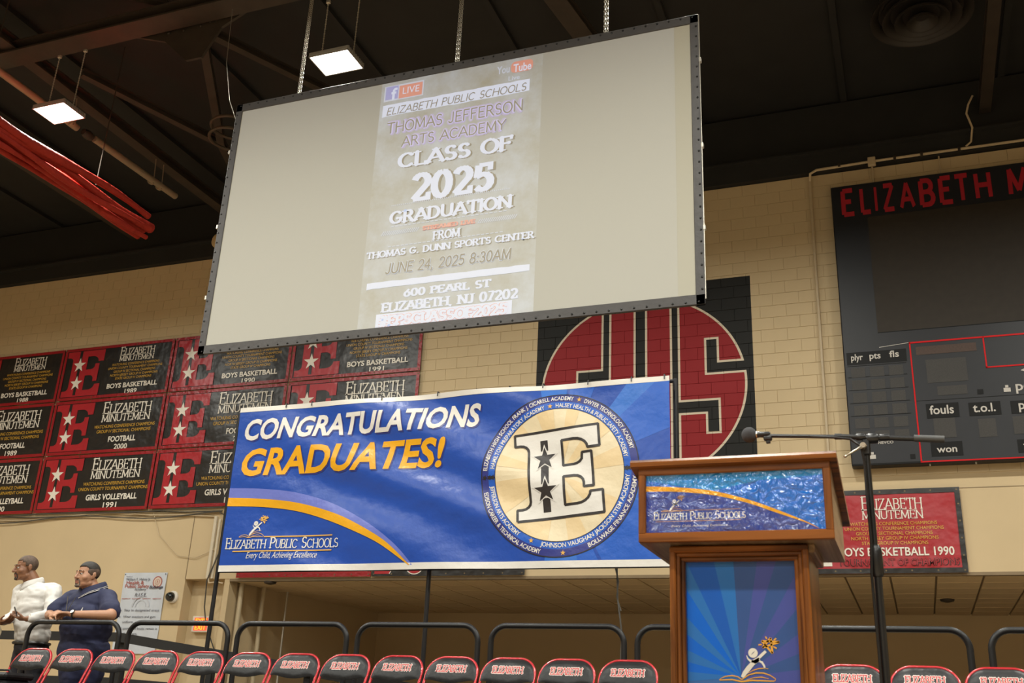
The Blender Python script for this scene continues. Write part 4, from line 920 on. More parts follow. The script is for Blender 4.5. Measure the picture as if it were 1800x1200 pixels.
f.arc_text('HAMILTON PREPARATORY ACADEMY', cxe, cye, r2, 174, 103.5, hh_, layer=4); f.arc_text('HALSEY HEALTH & PUBLIC SAFETY ACADEMY', cxe, cye, r2, 94, 11, hh_, layer=4)
r1 = .975*RE; r2 = .885*RE
f.arc_text('EDISON CAREER & TECHNICAL ACADEMY', cxe, cye, r1, 192, 258, hh_, layer=4, inside=True); f.arc_text('BOLLWAGE FINANCE ACADEMY', cxe, cye, r1, 294, 356, hh_, layer=4, inside=True)
f.arc_text('JEFFERSON ARTS ACADEMY', cxe, cye, r2, 188, 237, hh_, layer=4, inside=True); f.arc_text('JOHNSON VAUGHAN JACKSON STEM ACADEMY', cxe, cye, r2, 257, 357, hh_, layer=4, inside=True)
B(f, 'ring_lettering', 'b_white')
f = Flat()
for a, r in ((75.7, .952), (98.6, .858), (-85, .952), (-111.5, .858)): f.star(cxe+r*RE*math.cos(R(a)), cye+r*RE*math.sin(R(a)), .034*RE, 0, 4)
B(f, 'gold_star', 'b_dgold')
f = Flat()
for a in (181, 2):
    for r in (.955, .89, .845): f.star(cxe+r*RE*math.cos(R(a)), cye+r*RE*math.sin(R(a)), .036*RE, 18, 4, .5)
B(f, 'black_star', 'b_black')
# the tilted letter E of the crest, outlined; corners measured on the crest
rot = R(5); ew, eh = 1.08*RE, 1.08*RE; e0 = slab_e(-.5, -.5, 1, 1)
def turn(a, b): return (cxe-.005*RE+a*math.cos(rot)-b*math.sin(rot), cye+.01*RE+a*math.sin(rot)+b*math.cos(rot))
def em(s_): return [turn(a*ew, b*eh) for a, b in s_]
E1 = em(e0)
f = Flat(); f.poly(E1, 4); B(f, 'crest_letter', 'b_white', 'white slab letter E of the crest')
f = Flat(); f.line(E1+[E1[0]], .024, 5); B(f, 'letter_outline', 'b_black')
f = Flat(); SX = -.165*RE
for a, b in ((.30, .43), (-.12, .12), (-.46, -.29)): f.poly([turn(SX+p*.048*RE, q*RE) for p, q in ((-1, a), (1, a), (1, b), (-1, b))], 5)
for zc in (.20, -.20): c0 = turn(SX, zc*RE); f.star(c0[0], c0[1], .148*RE, -5, 7)
B(f, 'letter_stars', 'b_black')['kind'] = 'stuff'
f = Flat()
for zc in (.20, -.20): c0 = turn(SX, zc*RE); f.star(c0[0], c0[1], .185*RE, -5, 6)
B(f, 'star_edges', 'b_white')['kind'] = 'stuff'
# stand and ties
M['pole'] = mat('black_steel_tube', (.016, .016, .018), .35, .3)
st = empty('banner_stand', ((BX0+BX1)/2, 8.8, 0), 'black steel pole stand holding the blue CONGRATULATIONS banner', 'stand')
for x, z in ((-6.60, 4.55), (-4.22, 4.55), (-1.86, 4.57)):
    MB().tube([(x, 8.82, .02), (x, 8.82, z)], .022, 12).lathe([(.18, 0), (.18, .012), (.04, .02)], (x, 8.82, 0), 'z', 20).build('pole', M['pole'], st)
MB().tube([(-6.60, 8.82, 4.53), (-1.86, 8.82, 4.55)], .018, 10).build('crossbar', M['pole'], st); MB().tube([(-6.60, 8.82, 2.87), (-1.86, 8.82, 2.87)], .014, 10).build('crossbar', M['pole'], st)
q = MB()
for px, py in ((504, 714), (549, 709), (622, 703), (672, 699), (770, 690), (838, 686), (896, 681), (955, 676), (1034, 670), (1110, 664), (1168, 659)):
    x, z = at(px, py, YG); z = BZ1
    q.tube([(x, YG-.012, z-.03), (x, YG-.006, z+.012), (x, 8.80, z+.015), (x, 8.845, z-.02), (x, 8.80, z-.05)], .006, 6)
q.build('ties', M['pole'], t, kind='stuff')
tag(MB().tube([(-2.42, 8.88, 2.9), (-2.41, 8.88, 2.6), (-2.37, 8.88, 2.3), (-2.39, 8.88, 1.9), (-2.38, 8.9, 1.3)], .008, 6).tube([(-2.44, 8.87, 2.9), (-2.40, 8.87, 2.75), (-2.42, 8.88, 2.62), (-2.38, 8.88, 2.5)], .006, 6).build("cord", M['cable']), 'thin dark cord hanging below the right part of the blue banner', 'cord')
# ---------------------------------------------------------------- stage, rails, ramp
ST = 1.22
M['carpet'] = mat('black_stage_carpet', (.02, .02, .022), .95, bump=.4, bscale=300, bdist=.002)
M['skirt'] = mat('black_stage_skirt', (.012, .012, .014), .9)
t = empty('stage', (-3, 5.4, 0), 'black carpeted portable stage under the lectern and chairs, below the frame', 'stage')
dm = None
for i in range(9):
    for j in range(3):
        x0, y0 = -8.4+i*1.22, 2.93+j*1.7
        if dm is None: q = MB(); q.cbox(x0, x0+1.212, y0, y0+1.69, ST-.06, ST, .004); o = q.build('deck_panel', M['carpet'], t); dm = o.data; b0 = (x0, y0)
        else: o = bpy.data.objects.new('deck_panel', dm); COL.objects.link(o); o.parent = t; o.location = (x0-b0[0], y0-b0[1], 0)
q = MB(); q.box(-8.4, 2.58, 2.94, 2.96, .01, ST-.06); q.box(-8.4, -8.38, 2.96, 8.02, 0, ST-.06); q.box(2.56, 2.58, 2.96, 8.02, 0, ST-.06); q.build('skirt', M['skirt'], t)
t = empty('side_landing', (-9.5, 8.9, 0), 'black landing behind the stage that the two men stand on', 'platform')
q = MB(); q.cbox(-12.0, -7.02, 8.06, 10.15, ST-.08, ST, .004); q.build('deck', M['carpet'], t)
q = MB(); q.box(-12, -7.02, 8.07, 8.09, 0, ST-.08); q.box(-12, -7.02, 10.1, 10.13, 0, ST-.08); q.build('skirt', M['skirt'], t)
M['rail'] = mat('black_powder_coated_tube', (.011, .011, .012), .38, .0, spec=.4)
def make_rail(x0):
    t = empty('guard_rail', (x0, 7.95, ST)); w = 1.105; r = .13; top = 2.275
    pts = [(x0, 7.95, ST)]+[(x0+r-r*math.cos(a), 7.95, top-r+r*math.sin(a)) for a in [i*PI/16 for i in range(9)]]+[(x0+w-r+r*math.sin(a), 7.95, top-r+r*math.cos(a)) for a in [i*PI/16 for i in range(9)]]+[(x0+w, 7.95, ST)]
    MB().tube(pts, .0235, 14).build('hoop', M['rail'], t)
    MB().tube([(x0+.02, 7.95, ST+.12), (x0+w-.02, 7.95, ST+.12)], .018, 10).build('lower_bar', M['rail'], t)
    q = MB()
    for x in (x0, x0+w): q.cbox(x-.05, x+.05, 7.91, 7.99, ST, ST+.012, .002)
    q.build('foot_plates', M['rail'], t, kind='stuff'); return t
RL = ['guard rail that the man in navy leans on', 'guard rail in front of the EXIT sign', 'guard rail under the left part of the blue banner, before the alcove corner', 'guard rail crossed by the middle banner pole', 'guard rail under the round crest of the blue banner', 'guard rail running in behind the left side of the lectern', 'guard rail behind the microphone stand pole, right of the lectern', 'guard rail cut off by the right edge']
g0 = make_rail(-8.055); xs = [-8.055, -6.845, -5.64, -4.43, -3.21, -2.0, -.765, .475]
for i, x in enumerate(xs):
    o = g0 if i == 0 else copy_tree(g0); o.location = (x, 7.95, ST); tag(o, 'black tubular '+RL[i], 'railing', 'black tubular guard rails along the back of the stage')
M['board'] = mat('flat_black_board', (.014, .013, .012), .7)
t = empty('ramp_railing', (-8, 10.2, 0), 'flat black boards of a ramp railing sloping down behind the guard rails', 'railing')
q = MB(); q.prism([(-12.0, 2.285), (-8.94, 2.275), (-5.1, 1.80), (-4.6, 1.74), (-4.6, 1.85), (-5.1, 1.92), (-8.94, 2.38), (-12.0, 2.39)], 'y', 10.2, 10.25); q.build('top_board', M['board'], t)
q = MB(); q.prism([(-12.0, 1.74), (-8.94, 1.74), (-5.1, 1.60), (-5.1, 1.72), (-8.94, 1.865), (-12, 1.865)], 'y', 10.2, 10.25); q.build('lower_board', M['board'], t)
for x, z in ((-11.5, 2.3), (-10.2, 2.3), (-8.9, 2.3), (-7.6, 2.13), (-6.3, 1.98), (-5.1, 1.8)): MB().cbox(x-.04, x+.04, 10.25, 10.33, 0, z, .004).build('post', M['board'], t)
tag(MB().prism([(-8.9, 0), (-4.6, 0), (-4.6, .7), (-8.9, 1.2)], 'y', 10.36, 11.4).build('ramp', M['carpet']), 'black ramp running down behind the sloping railing boards', 'ramp')

# ---------------------------------------------------------------- folding chairs
M['red_tube'] = mat('red_enamel_tube', (.50, .014, .022), .22, .15, spec=.7, coat=.3)
M['pad'] = mat('black_vinyl_pad', (.013, .013, .014), .40, var=.25, vscale=14, bump=.45, bscale=16, bdist=.012, spec=.3)
M['ch_white'] = mat('chair_white_print', (.62, .52, .48), .45); M['ch_red'] = mat('chair_red_print', (.50, .035, .035), .45)
KT = .50
def make_chair():
    t = empty('folding_chair', (0, 0, 0)); P = lambda x, w, n=0.: (x, (w-.775)*KT-n*.894, w+n*-.0+n*.447*0)  # point on the sloping back plane at height w, n in front of it
    hw = .209; tops = .772; rx, r = .135, .125
    arcL = [(-hw+rx-rx*math.cos(a), tops-r+r*math.sin(a)) for a in [i*PI/20 for i in range(11)]]
    pts = [(-hw, .014)]+[(-hw, .35)]+arcL+[(-x, z) for x, z in reversed(arcL)]+[(hw, .35), (hw, .014)]
    MB().tube([P(x, z) for x, z in pts], .0108, 12).build('back_frame', M['red_tube'], t)
    q = MB(); nu, nv = 22, 10; inner = lambda x: tops-.004-(0 if abs(x) < hw-rx else r*(1-math.sqrt(max(0, 1-((abs(x)-hw+rx)/rx)**2))))
    bot = lambda s: .608-.026*max(0, math.cos(s*PI*.62))**1.3-.004*abs(s)
    def padpt(s, v, side):
        x = s*(hw+.001); a, b = bot(s), max(inner(x), bot(s)+.012); w = a+(b-a)*v
        th = .018*(1-abs(s)**5)*(1-abs(2*v-1)**4)+.011
        return (x, (w-.775)*KT-side*th, w)
    F = [padpt(-1+2*i/nu, j/nv, 1) for j in range(nv+1) for i in range(nu+1)]; Bk = [padpt(-1+2*i/nu, j/nv, -.4) for j in range(nv+1) for i in range(nu+1)]
    idx = lambda i, j: j*(nu+1)+i; n = len(F)
    fs = [(idx(i, j), idx(i+1, j), idx(i+1, j+1), idx(i, j+1)) for j in range(nv) for i in range(nu)]
    fs += [tuple(n+k for k in (idx(i, j+1), idx(i+1, j+1), idx(i+1, j), idx(i, j))) for j in range(nv) for i in range(nu)]
    ed = [idx(i, 0) for i in range(nu+1)]+[idx(nu, j) for j in range(1, nv+1)]+[idx(i, nv) for i in range(nu-1, -1, -1)]+[idx(0, j) for j in range(nv-1, 0, -1)]
    fs += [(ed[(k+1) % len(ed)], ed[k], n+ed[k], n+ed[(k+1) % len(ed)]) for k in range(len(ed))]
    q.add(F+Bk, fs, True); pad = q.build('backrest', M['pad'], t, auto=60)
    def pm(u, v, e):
        s = u/(hw+.001); a, b = bot(s), inner(u); w = v; vv = (w-a)/(b-a); th = .018*(1-abs(s)**5)*(1-abs(2*vv-1)**4)+.011; return (u, (w-.775)*KT-th-e-.0012, w)
    cut = (.02, -.2, .2, .6, .76)
    f = Flat(); f.text('ELIZABETH', -.128, .664, .048, .256, 'slab', layer=1, fat=.07); f.build('name_outline', M['ch_white'], pad, pm, cut, eps=.0006)['label'] = 'white outline of the name ELIZABETH'
    f = Flat(); f.text('ELIZABETH', -.123, .665, .046, .246, 'slab', layer=2, fat=-.012); f.build('name_print', M['ch_red'], pad, pm, cut, eps=.0006)['label'] = 'red name ELIZABETH'
    q = MB(); s2 = [(x, y) for x, y in arc2(-.13, -.36, .05, .05, 180, 270, 4)+arc2(.13, -.36, .05, .05, 270, 360, 4)+arc2(.14, -.06, .04, .04, 0, 90, 4)+arc2(-.14, -.06, .04, .04, 90, 180, 4)]
    q.prism(s2, 'z', .43, .465); q.build('seat', M['pad'], t)
    MB().tube([(-.19, .02, .012), (-.19, -.17, .36), (-.18, -.36, .425), (.18, -.36, .425), (.19, -.17, .36), (.19, .02, .012)], .011, 10).build('rear_legs', M['red_tube'], t)
    MB().tube([P(-hw, .16), P(hw, .16)], .009, 8).build('front_stretcher', M['red_tube'], t); MB().tube([(-.19, -.02, .08), (.19, -.02, .08)], .009, 8).build('rear_stretcher', M['red_tube'], t)
    return t
ch0 = make_chair()
CX = [(68, 1143), (146, 1143), (217, 1144), (293, 1144), (373, 1145), (455, 1146), (541, 1147), (627, 1148), (717, 1150), (808, 1151), (905, 1152), (1003, 1155), (1109, 1158), (1493, 1169), (1617, 1174), (1752, 1177)]
CL = ['leftmost red-framed chair, in front of the man in white', 'red-framed chair in front of the man in navy, left one of two', 'red-framed chair at the right hip of the man in navy', 'red-framed chair below the pale wall poster', 'red-framed chair below the EXIT sign', 'red-framed chair under the left corner of the blue banner', 'red-framed chair under the school name on the blue banner', 'red-framed chair between the third and fourth guard rails', 'red-framed chair at the foot of the middle banner pole',
      'red-framed chair in front of the right post of the fourth guard rail', 'red-framed chair at the left end of the fifth guard rail', 'red-framed chair under the crest, before the fifth guard rail', 'red-framed chair just left of the lectern', 'red-framed chair half hidden by the right side of the lectern', 'red-framed chair just right of the microphone stand pole', 'red-framed chair in the bottom right corner']
for i, p in enumerate(CX):
    x, z = at(p[0], p[1], 7.5); x = -7.43+.4575*i if i < 13 else (-.42, .03, .48)[i-13]; o = ch0 if i == 0 else copy_tree(ch0); o.location = (x, 7.5, ST); o.rotation_euler = (0, 0, R((i*37 % 7-3)*.3))
    tag(o, CL[i], 'chair', 'red-framed folding chairs in one row across the stage')
# black glossy case in the bottom left corner
t = empty('equipment_case', (-6.95, 6.8, ST), 'glossy black equipment case in the very bottom left corner', 'case')
q = MB(); q.cbox(-7.25, -6.88, 6.65, 6.95, ST, 1.70, .03); q.build('body', M['pad'], t)
q = MB(); q.cbox(-7.26, -6.87, 6.64, 6.96, 1.70, 1.755, .02); q.build('lid', M['pad'], t)
q = MB(); q.tube([(-7.16, 6.8, 1.75), (-7.14, 6.8, 1.775), (-7.0, 6.8, 1.775), (-6.98, 6.8, 1.75)], .008, 8); q.build('handle', M['pole'], t)

# ---------------------------------------------------------------- lectern
def wood(name, c0, c1, rough=.32, axis=2):
    m = mat(name, c0, rough, var=.0, bump=.15, bscale=60, bdist=.002, coat=.08, spec=.35); N, L = nt(m); b = N['Principled BSDF']; tc = N.new('ShaderNodeTexCoord'); mp_ = N.new('ShaderNodeMapping'); sc3 = [28, 28, 28]; sc3[axis] = 1.6
    mp_.inputs['Scale'].default_value = sc3; L.new(tc.outputs['Object'], mp_.inputs[0]); n = N.new('ShaderNodeTexNoise'); n.inputs['Scale'].default_value = 1.; n.inputs['Detail'].default_value = 6; n.inputs['Distortion'].default_value = .8
    L.new(mp_.outputs[0], n.inputs['Vector']); r = N.new('ShaderNodeValToRGB'); r.color_ramp.elements[0].position = .36; r.color_ramp.elements[1].position = .60; r.color_ramp.elements[0].color = (*c0, 1); r.color_ramp.elements[1].color = (*c1, 1)
    L.new(n.outputs[0], r.inputs[0]); L.new(r.outputs[0], b.inputs['Base Color']); return m
M['wood_v'] = wood('oiled_oak_upright', (.055, .014, .002), (.26, .082, .013), axis=2); M['wood_h'] = wood('oiled_oak_rail', (.055, .014, .002), (.26, .082, .013), axis=0); M['wood_y'] = wood('shade_toned_oak_side', (.15, .08, .038), (.30, .19, .10), axis=1)  # shaded look of the lectern sides put into a paler, greyer oak colour
t = empty('lectern', (-.545, 3.75, ST), 'wooden lectern with blue school panels and overhanging slanted top', 'lectern')
LX0, LX1, LY0, LY1 = -.877, -.220, 3.50, 3.99; LZ0, LZ1, LZB = 2.126, 2.390, 2.285
q = MB(); c = .026
q.cbox(LX0, LX1, LY0, LY0+.022, LZ1-.026, LZ1, .003); q.cbox(LX0, LX1, LY0, LY0+.022, LZ0, LZ0+.034, .003); q.build('front_rail', M['wood_h'], t)
q = MB(); q.cbox(LX0, LX0+c, LY0-.001, LY0+.022, LZ0+.030, LZ1-.022, .003); q.cbox(LX1-c, LX1, LY0-.001, LY0+.022, LZ0+.030, LZ1-.022, .003); q.build('front_stile', M['wood_v'], t)['kind'] = 'stuff'
for x0, x1 in ((LX0, LX0+.018), (LX1-.018, LX1)):
    q = MB(); q.prism([(LY0+.022, LZ0), (LY1, LZ0), (LY1, LZB), (LY0+.022, LZ1)], 'x', x0, x1); q.build('side_panel', M['wood_y'], t)
q = MB(); q.cbox(LX0+.018, LX1-.018, LY0+.022, LY1, LZ0, LZ0+.018, .002); q.build('underside', M['wood_y'], t)
q = MB(); q.box(LX0+.018, LX1-.018, LY1-.018, LY1, LZ0+.018, LZB); q.build('back_panel', M['wood_h'], t)
q = MB(); q.prism([(LY0-.022, LZ1+.002), (LY1+.06, LZB-.016), (LY1+.06, LZB+.006), (LY0-.018, LZ1+.026), (LY0-.026, LZ1+.016)], 'x', LX0-.024, LX1+.024); q.build('slanted_top', M['wood_h'], t)
# top panel print
M['p_navy'] = mat('panel_navy_print', (.024, .055, .33), .25, var=.05, coat=1.)
def crinkle(m, s=32, st=1.):
    N, L = nt(m); b = N['Principled BSDF']; b.inputs['Coat Weight'].default_value = 1.; b.inputs['Coat Roughness'].default_value = .03; tc = N.new('ShaderNodeTexCoord'); n = N.new('ShaderNodeTexNoise'); n.inputs['Scale'].default_value = s; n.inputs['Detail'].default_value = 3; n.inputs['Distortion'].default_value = .6
    L.new(tc.outputs['Object'], n.inputs['Vector']); bp = N.new('ShaderNodeBump'); bp.inputs['Strength'].default_value = st; bp.inputs['Distance'].default_value = .017; L.new(n.outputs[0], bp.inputs['Height']); L.new(bp.outputs[0], b.inputs['Coat Normal']); L.new(bp.outputs[0], b.inputs['Normal']); b.inputs['Roughness'].default_value = .10; b.inputs['Specular IOR Level'].default_value = .8
crinkle(M['p_navy'])
for k, c_ in (('p_blue', (.003, .14, .62)), ('p_teal', (.002, .22, .60)), ('p_gold', (.80, .38, .02)), ('p_white', (.62, .62, .66)), ('p_dgold', (.45, .25, .14))):
    M[k] = mat('panel_'+k[2:]+'_print', c_, .28, var=.04, coat=1.); crinkle(M[k])
YP = LY0+.012; mp = wallmap(YP)
q = MB(); q.box(LX0+c, LX1-c, YP, YP+.006, LZ0+.034, LZ1-.026); q.build('upper_panel', M['p_blue'], t)
up_ = t
def L1(x, y): return at(1090+x/4, 740+y/4, YP)
PX0_, PX1_, PZ0_, PZ1_ = LX0+c, LX1-c, LZ0+.034, LZ1-.026
a_ = [L1(*p) for p in ((178, 460), (400, 465), (650, 490), (900, 550), (1100, 620), (1300, 700), (1400, 750))]; b_ = [L1(*p) for p in ((178, 497), (400, 497), (650, 520), (880, 570), (1090, 640), (1300, 710), (1400, 752))]
a_[0] = (PX0_, a_[0][1]); b_[0] = (PX0_, b_[0][1])
f = Flat()
for i in range(6): f.poly([(b_[i][0], PZ0_), (b_[i+1][0], PZ0_), b_[i+1], b_[i]], 1)
f.poly([(b_[6][0], PZ0_), (PX1_, PZ0_), b_[6]], 1); f.build('navy_field', M['p_navy'], t, mp, eps=.0005)
f = Flat(); f.poly([(PX0_, a_[0][1]+.02), a_[2], (PX0_+.4, PZ1_-.03), (PX1_, PZ1_-.02), (PX1_, PZ1_), (PX0_, PZ1_)], 1); f.build('teal_field', M['p_teal'], t, mp, eps=.0005)
f = Flat(); band(f, a_, b_, 3); f.build('gold_swoosh', M['p_gold'], t, mp, eps=.0004)
w_, g_ = Flat(), Flat(); A_, B_, C_ = L1(235, 690), L1(885, 683), L1(236, 638); w_.text('Elizabeth Public Schools', A_[0], (A_[1]+B_[1])/2, C_[1]-A_[1], B_[0]-A_[0], 'serif', small=.80, layer=3, fat=.02, track=-.03)
A_, B_ = L1(362, 745), L1(775, 735); w_.text('Every Child, Achieving Excellence...', A_[0], (A_[1]+B_[1])/2, .0075, B_[0]-A_[0], 'sans', shear=.25, layer=3)
for p, q_ in (((290, 632), (845, 622)), ((250, 708), (850, 696))): A_, B_ = L1(*p), L1(*q_); g_.rect(A_[0], B_[0], A_[1]-.001, A_[1]+.001, 3)
o_ = L1(350, 634); logo(w_, g_, lambda a, b: (o_[0]+a*.066, o_[1]+b*.066), 4)
w_.build('white_print', M['p_white'], t, mp, eps=.0004); g_.build('gold_lines', M['p_dgold'], t, mp, eps=.0004); 
# body
BXa, BXb, BYa, BYb = -.782, -.312, 3.56, 3.93
q = MB(); q.box(BXb-.02, BXb, BYa+.02, BYb, ST, LZ0-.001); q.build('body_side', M['wood_v'], t); q = MB(); q.box(BXa, BXa+.02, BYa+.02, BYb, ST, LZ0-.001); q.build('body_side', M['wood_v'], t)
q = MB(); q.box(BXa+.02, BXb-.02, BYb-.02, BYb, ST, LZ0-.001); q.build('body_back', M['wood_v'], t)
def molding(k, d0, d1, y, r_):
    x0, x1, z1, z0 = BXa+d0, BXb-d0, LZ0-.004-d0, ST+.10+d0; w = d1-d0
    for a, b in ((x0, x0+w), (x1-w, x1)): q = MB(); q.cbox(a, b, y, y+.03, z0, z1, r_); q.build('molding_upright', M['wood_v'], t)
    for a, b in ((z0, z0+w), (z1-w, z1)): q = MB(); q.cbox(x0, x1, y-.001, y+.03, a, b, r_); q.build('molding_rail', M['wood_h'], t)
molding(0, 0, .022, BYa, .005); molding(1, .020, .036, BYa+.012, .004); molding(2, .034, .050, BYa+.024, .004)
q = MB(); q.cbox(BXa-.03, BXb+.03, BYa-.03, BYb+.03, ST, ST+.10, .008); q.build('plinth', M['wood_h'], t)
q = MB(); q.cbox(BXb-.004, BXb+.02, BYa+.02, BYb, LZ0-.03, LZ0, .004); q.build('side_cleat', M['wood_y'], t)
YF = BYa+.046; FX0, FX1, FZ0, FZ1 = BXa+.046, BXb-.046, ST+.146, LZ0-.050
M['f_base'] = mat('front_blue_print', (.022, .12, .36), .22, var=.04, coat=.6)
q = MB(); q.box(FX0, FX1, YF, YF+.006, FZ0, FZ1); q.build('front_panel', M['f_base'], t); mp = wallmap(YF)
def L2(x, y): return at(1150+x/4.614, 940+y/4.614, YF)
cx_, cz_ = L2(706, 1150)
cols = {'f_bright': (.000, .12, .60), 'f_light': (.020, .15, .46), 'f_slate': (.034, .085, .26), 'f_violet': (.060, .080, .31), 'f_deep': (.006, .095, .45)}
for k, c_ in cols.items(): M[k] = mat('front_'+k[2:]+'_print', c_, .22, var=.03, coat=.25, spec=.3)
fl = {k: Flat() for k in cols}
segs = [(186, 176, 'f_light'), (176, 166, 'f_bright'), (166, 155, 'f_light'), (155, 143, 'f_bright'), (143, 133, 'f_light'), (133, 122, 'f_bright'), (122, 115, 'f_light'), (115, 102, 'f_deep'), (102, 92, 'f_light'), (92, 80, 'f_slate'), (80, 71, 'f_violet'), (71, 60, 'f_slate'), (60, 49, 'f_violet'), (49, 36, 'f_slate'), (36, 22, 'f_violet'), (22, 8, 'f_slate'), (8, -8, 'f_violet')]
for a, b, k in segs:
    p = clip([(cx_, cz_), (cx_+4*math.cos(R(b)), cz_+4*math.sin(R(b))), (cx_+4*math.cos(R(a)), cz_+4*math.sin(R(a)))], FX0, FX1, FZ0, FZ1)
    if len(p) > 2: fl[k].poly(p, 1)
for k, F in fl.items(): F.build('ray_print', M[k], t, mp, eps=.0005)
w_, g_ = Flat(), Flat(); o_ = L2(711, 1172); sc2 = (L2(1111, 1172)[0]-o_[0]); logo(w_, g_, lambda a, b: (o_[0]+a*sc2, o_[1]+b*sc2), 3)
w_.text('Elizabeth Public Schools', (FX0+FX1)/2, o_[1]-.06, .026, .31, 'serif', small=.80, layer=3, fat=.015, align='C')
M['f_white'] = mat('front_white_print', (.72, .68, .60), .25, coat=.6); M['f_gold'] = mat('front_gold_print', (.75, .36, .04), .25, coat=.6)
w_.build('white_figure', M['f_white'], t, mp, eps=.0006); g_.build('gold_star_and_book', M['f_gold'], t, mp, eps=.0006)

# ---------------------------------------------------------------- microphone on its boom stand
t = empty('microphone_stand', (-.105, 3.8, ST), 'black boom microphone stand just right of the lectern', 'stand'); YM = 3.8
M['stand'] = mat('black_stand_tube', (.020, .020, .021), .3, .3, spec=.6); M['nickel'] = mat('nickel_knob', (.55, .48, .38), .25, .9); M['rubber'] = mat('grey_rubber_grip', (.06, .06, .06), .5)
MB().lathe([(.14, 0), (.14, .012), (.13, .02), (.03, .03), (.018, .06)], (-.105, YM, ST), 'z', 32).build('base', M['stand'], t)
MB().tube([(-.105, YM, ST+.04), (-.105, YM, 2.06)], .0135, 14).build('lower_tube', M['stand'], t)
MB().lathe([(.016, 0), (.021, .01), (.021, .085), (.018, .10), (.012, .11)], (-.105, YM, 2.045), 'z', 16).build('clutch', M['stand'], t)
MB().tube([(-.105, YM, 2.1), (-.107, YM, 2.49)], .009, 12).build('upper_tube', M['stand'], t)
MB().cbox(-.122, -.094, YM-.014, YM+.014, 2.475, 2.535, .005).lathe([(.016, -.02), (.019, -.012), (.019, .012), (.016, .02)], (-.085, YM, 2.538), 'x', 16).build('boom_joint', M['stand'], t)
MB().tube([(-.478, YM, 2.571), (-.20, YM, 2.552)], .0072, 10).build('boom', M['stand'], t)
MB().tube([(-.215, YM, 2.553), (-.19, YM, 2.551)], .011, 12).tube([(-.20, YM, 2.552), (.075, YM, 2.528)], .0095, 12).lathe([(.012, 0), (.013, .004), (.013, .026), (.012, .03)], (-.140, YM, 2.546), 'x', 14).lathe([(.012, 0), (.013, .004), (.013, .03), (.012, .034)], (-.06, YM, 2.540), 'x', 14).build('boom_sleeve', M['stand'], t)
MB().tube([(.055, YM, 2.531), (.155, YM, 2.5215)], .0125, 12).build('counterweight', M['rubber'], t)
MB().tube([(-.112, YM-.02, 2.51), (-.135, YM-.055, 2.488), (-.178, YM-.06, 2.462)], [.008, .005, .0035], 8).lathe([(.004, 0), (.007, .004), (.004, .009)], (-.180, YM-.06, 2.457), 'z', 8).lathe([(.012, -.012), (.013, 0), (.010, .014)], (-.118, YM-.03, 2.505), 'y', 12).build('wing_knob', M['nickel'], t)
t2 = empty('microphone', (-.50, YM, 2.57), 'black microphone with round foam windscreen at the tip of the boom', 'microphone')
bm = bmesh.new(); bmesh.ops.create_icosphere(bm, subdivisions=4, radius=.0285)
for v in bm.verts: v.co *= 1+.03*noise.noise(v.co*160); v.co.z *= 1.04
MB().bm(bm, True, Matrix.Translation((-.523, YM, 2.577))).build('foam_windscreen', mat('grey_foam', (.055, .055, .06), .95, bump=.8, bscale=500, bdist=.002), t2)
MB().lathe([(.011, 0), (.012, .006), (.012, .012), (.010, .03), (.010, .05), (.007, .055)], (-.500, YM, 2.576), 'x', 14).build('body', M['stand'], t2)
MB().lathe([(.0125, 0), (.0125, .004)], (-.497, YM, 2.576), 'x', 14).build('silver_ring', M['nickel'], t2)
MB().cbox(-.470, -.440, YM-.012, YM+.012, 2.552, 2.566, .003).cbox(-.462, -.446, YM-.006, YM+.006, 2.540, 2.556, .002).build('clip', M['stand'], t2)
tag(MB().tube([(-.30, YM-.012, 2.555), (-.21, YM-.014, 2.545), (-.16, YM-.02, 2.535), (-.125, YM-.022, 2.505), (-.118, YM-.014, 2.45), (-.119, YM-.014, 2.3), (-.117, YM-.014, 2.17), (-.124, YM-.026, 2.05), (-.121, YM-.018, 1.8), (-.121, YM-.018, 1.4), (-.1, YM-.1, ST+.012), (.2, YM-.2, ST+.012)], .0048, 8).build('microphone_cable', M['stand']), 'thin black microphone cable running down beside the stand tube', 'cable')
# ---------------------------------------------------------------- people
def capsule(mb, p, q, r0, r1, n=14, fl=None):
    """tapered limb with round ends; fl = (direction, factor) flattens it"""
    p, q = Vector(p), Vector(q); t = q-p; l = t.length
    t = t.normalized() if l > 1e-6 else Vector((0, 0, 1)); u = t.orthogonal().normalized(); w = t.cross(u); rings = []
    for k in range(5): a = -PI/2+k*PI/10*1.0; rings.append((p+t*r0*math.sin(a), r0*math.cos(a)))
    rings.append((p, r0)); rings.append((q, r1))
    for k in range(1, 6): a = k*PI/10; rings.append((q+t*r1*math.sin(a), r1*math.cos(a)))
    vs = []
    for c, r in rings:
        for k in range(n):
            o = (u*math.cos(2*PI*k/n)+w*math.sin(2*PI*k/n))*max(r, .0004)
            if fl: o = o-fl[0]*o.dot(fl[0])*(1-fl[1])
            vs.append(c+o)
    K = len(rings); fs = [(i*n+k, i*n+(k+1) % n, (i+1)*n+(k+1) % n, (i+1)*n+k) for i in range(K-1) for k in range(n)]+[tuple(range(n-1, -1, -1)), tuple((K-1)*n+k for k in range(n))]
    mb.add(vs, fs, True)
